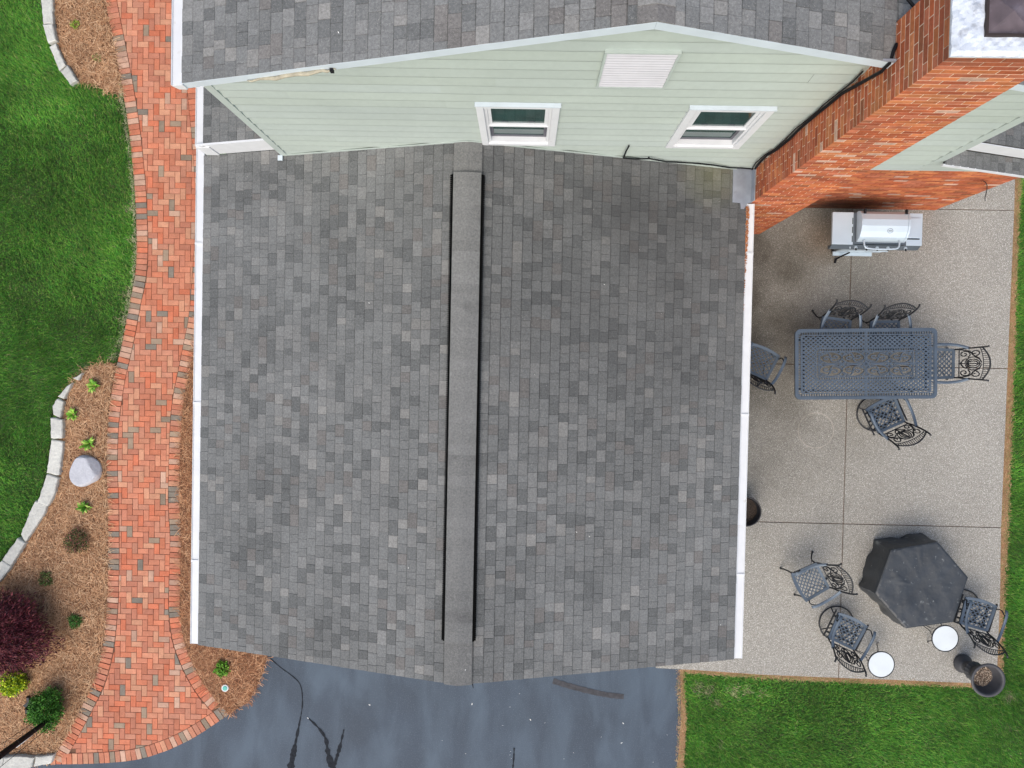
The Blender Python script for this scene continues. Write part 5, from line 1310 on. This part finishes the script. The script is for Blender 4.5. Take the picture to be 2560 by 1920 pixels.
# black post with wire trellis
x, y = at(146,1782,0); lp = empty('lamp_post', (x, y, 0), 0, 'black garden post rising out of the green shrub at the bottom left', 'post')
b = MB(); b.tube([(0,0,-.1),(0,0,.4),(0,0,2.0)], [.034,.040,.060], 14); b.build('pole', m_cable, lp)
b = MB(); b.lathe([(.07,2.0),(.12,2.05),(.13,2.25),(.16,2.28),(.05,2.38),(0,2.40)], 0, 0, 12); b.build('lantern_head', m_cable, lp)
tr = empty('wire_trellis', (x, y, 0), 0, 'thin wire trellis standing around the black post', 'trellis')
for k in range(4):
    a_ = k*math.pi/2+.5; b = MB(); b.tube([(.10*math.cos(a_), .10*math.sin(a_), 0), (.16*math.cos(a_), .16*math.sin(a_), 1.9)], .0045, 5); b.build('upright', m_cable, tr)
for z in (.35, .75, 1.15, 1.55):
    b = MB(); r = .10+.06*z/1.9; b.tube([(r*math.cos(a_), r*math.sin(a_), z) for a_ in np.linspace(0, 2*math.pi, 21)[:-1]], .003, 4, closed=True); b.build('hoop', m_metald, tr)
x, y = at(62,1850,.12); mk = empty('plant_marker', (x, y, 0), R_(40), 'pale blue white marker panel in the straw beside the black post', 'marker')
b = MB(); b.box(-.12, .12, -.02, -.008, .05, .22); bevel(b.build('panel', m_paint, mk), .004)
b = MB(); b.box(-.01, .01, -.007, .006, -.03, .18); b.build('stake', m_cable, mk)
x, y = at(72,1765,.08); sp = empty('stake_light', (x, y, 0), R_(20), 'black metal garden spotlight half under the green shrub', 'garden light')
b = MB(); b.prism([(-.10,.04),(-.02,-.13),(.05,-.12),(.09,.03),(.05,.10)], .05, .08); b.build('bracket', m_metald, sp)
b = MB(); b.tube([(-.03,-.10,.10), (.02,-.02,.13)], .05, 12); b.tube([(.05,.10,.1),(.08,.17,.12)], .035, 10); b.build('head', m_metald, sp)
b = MB(); b.tube([(0,0,-.05),(0,0,.06)], .012, 6); b.build('stake', m_metald, sp)
x, y = at(562.6,1720.6,.03); ut = empty('drain_cap', (x, y, 0), 0, 'white drain pipe end with teal cap in the corner bed', 'drain cap')
b = MB(); b.lathe([(.045,-.05),(.062,-.05),(.062,.035),(.045,.035)], 0, 0, 24); b.build('pipe', m_paint, ut)
b = MB(); b.lathe([(.0,.045),(.04,.043),(.044,.0362)], 0, 0, 20); b.build('cap', m_teal, ut)
# fallen petals
b = MB()
def petal(x, y, z, s=.02):
    a_ = random.uniform(0, 6.3); w_ = s*.35; b.face([(x+s*math.cos(a_), y+s*math.sin(a_), z+.004), (x-w_*math.sin(a_), y+w_*math.cos(a_), z+.007), (x-s*math.cos(a_), y-s*math.sin(a_), z+.003), (x+w_*math.sin(a_), y-w_*math.cos(a_), z+.005)])
for px, py in ((924,1762),(1180,1760),(1326,1799),(1554,1857),(770,1795),(1558,1808)): petal(*at(px, py, .004), .004, .022)
for _ in range(14): petal(*at(random.uniform(1000,1690), random.uniform(1730,1910), .004), .004, .009)
b.build('fallen_petals', m_petal, label='tiny white petals scattered on the dark driveway', cat='petals', kind='stuff')
b = MB()
for px, py, s_ in ((1160,1674,.035),(1022,1418,.012),(924,758,.012),(1441,1329,.012),(1473,1340,.01),(863,112,.014),(1072,106,.012),(1719,38,.016),(2171,127,.012),(1510,712,.012),(1800,1560,.012)):
    zz = ZR-.2; 
    for _ in range(8): x, y = at(px, py, zz); zz = groof(x) if y < YW else uroof(x)
    petal(x, y, zz+.03, s_)
for _ in range(60):
    x = random.uniform(XL+.3, XR-.1); y = random.uniform(YF+.2, YW-.1); petal(x, y, groof(x)+.02, .005)
b.build('fallen_petals', m_petal, label='tiny white petals scattered over the grey roof shingles', cat='petals', kind='stuff')
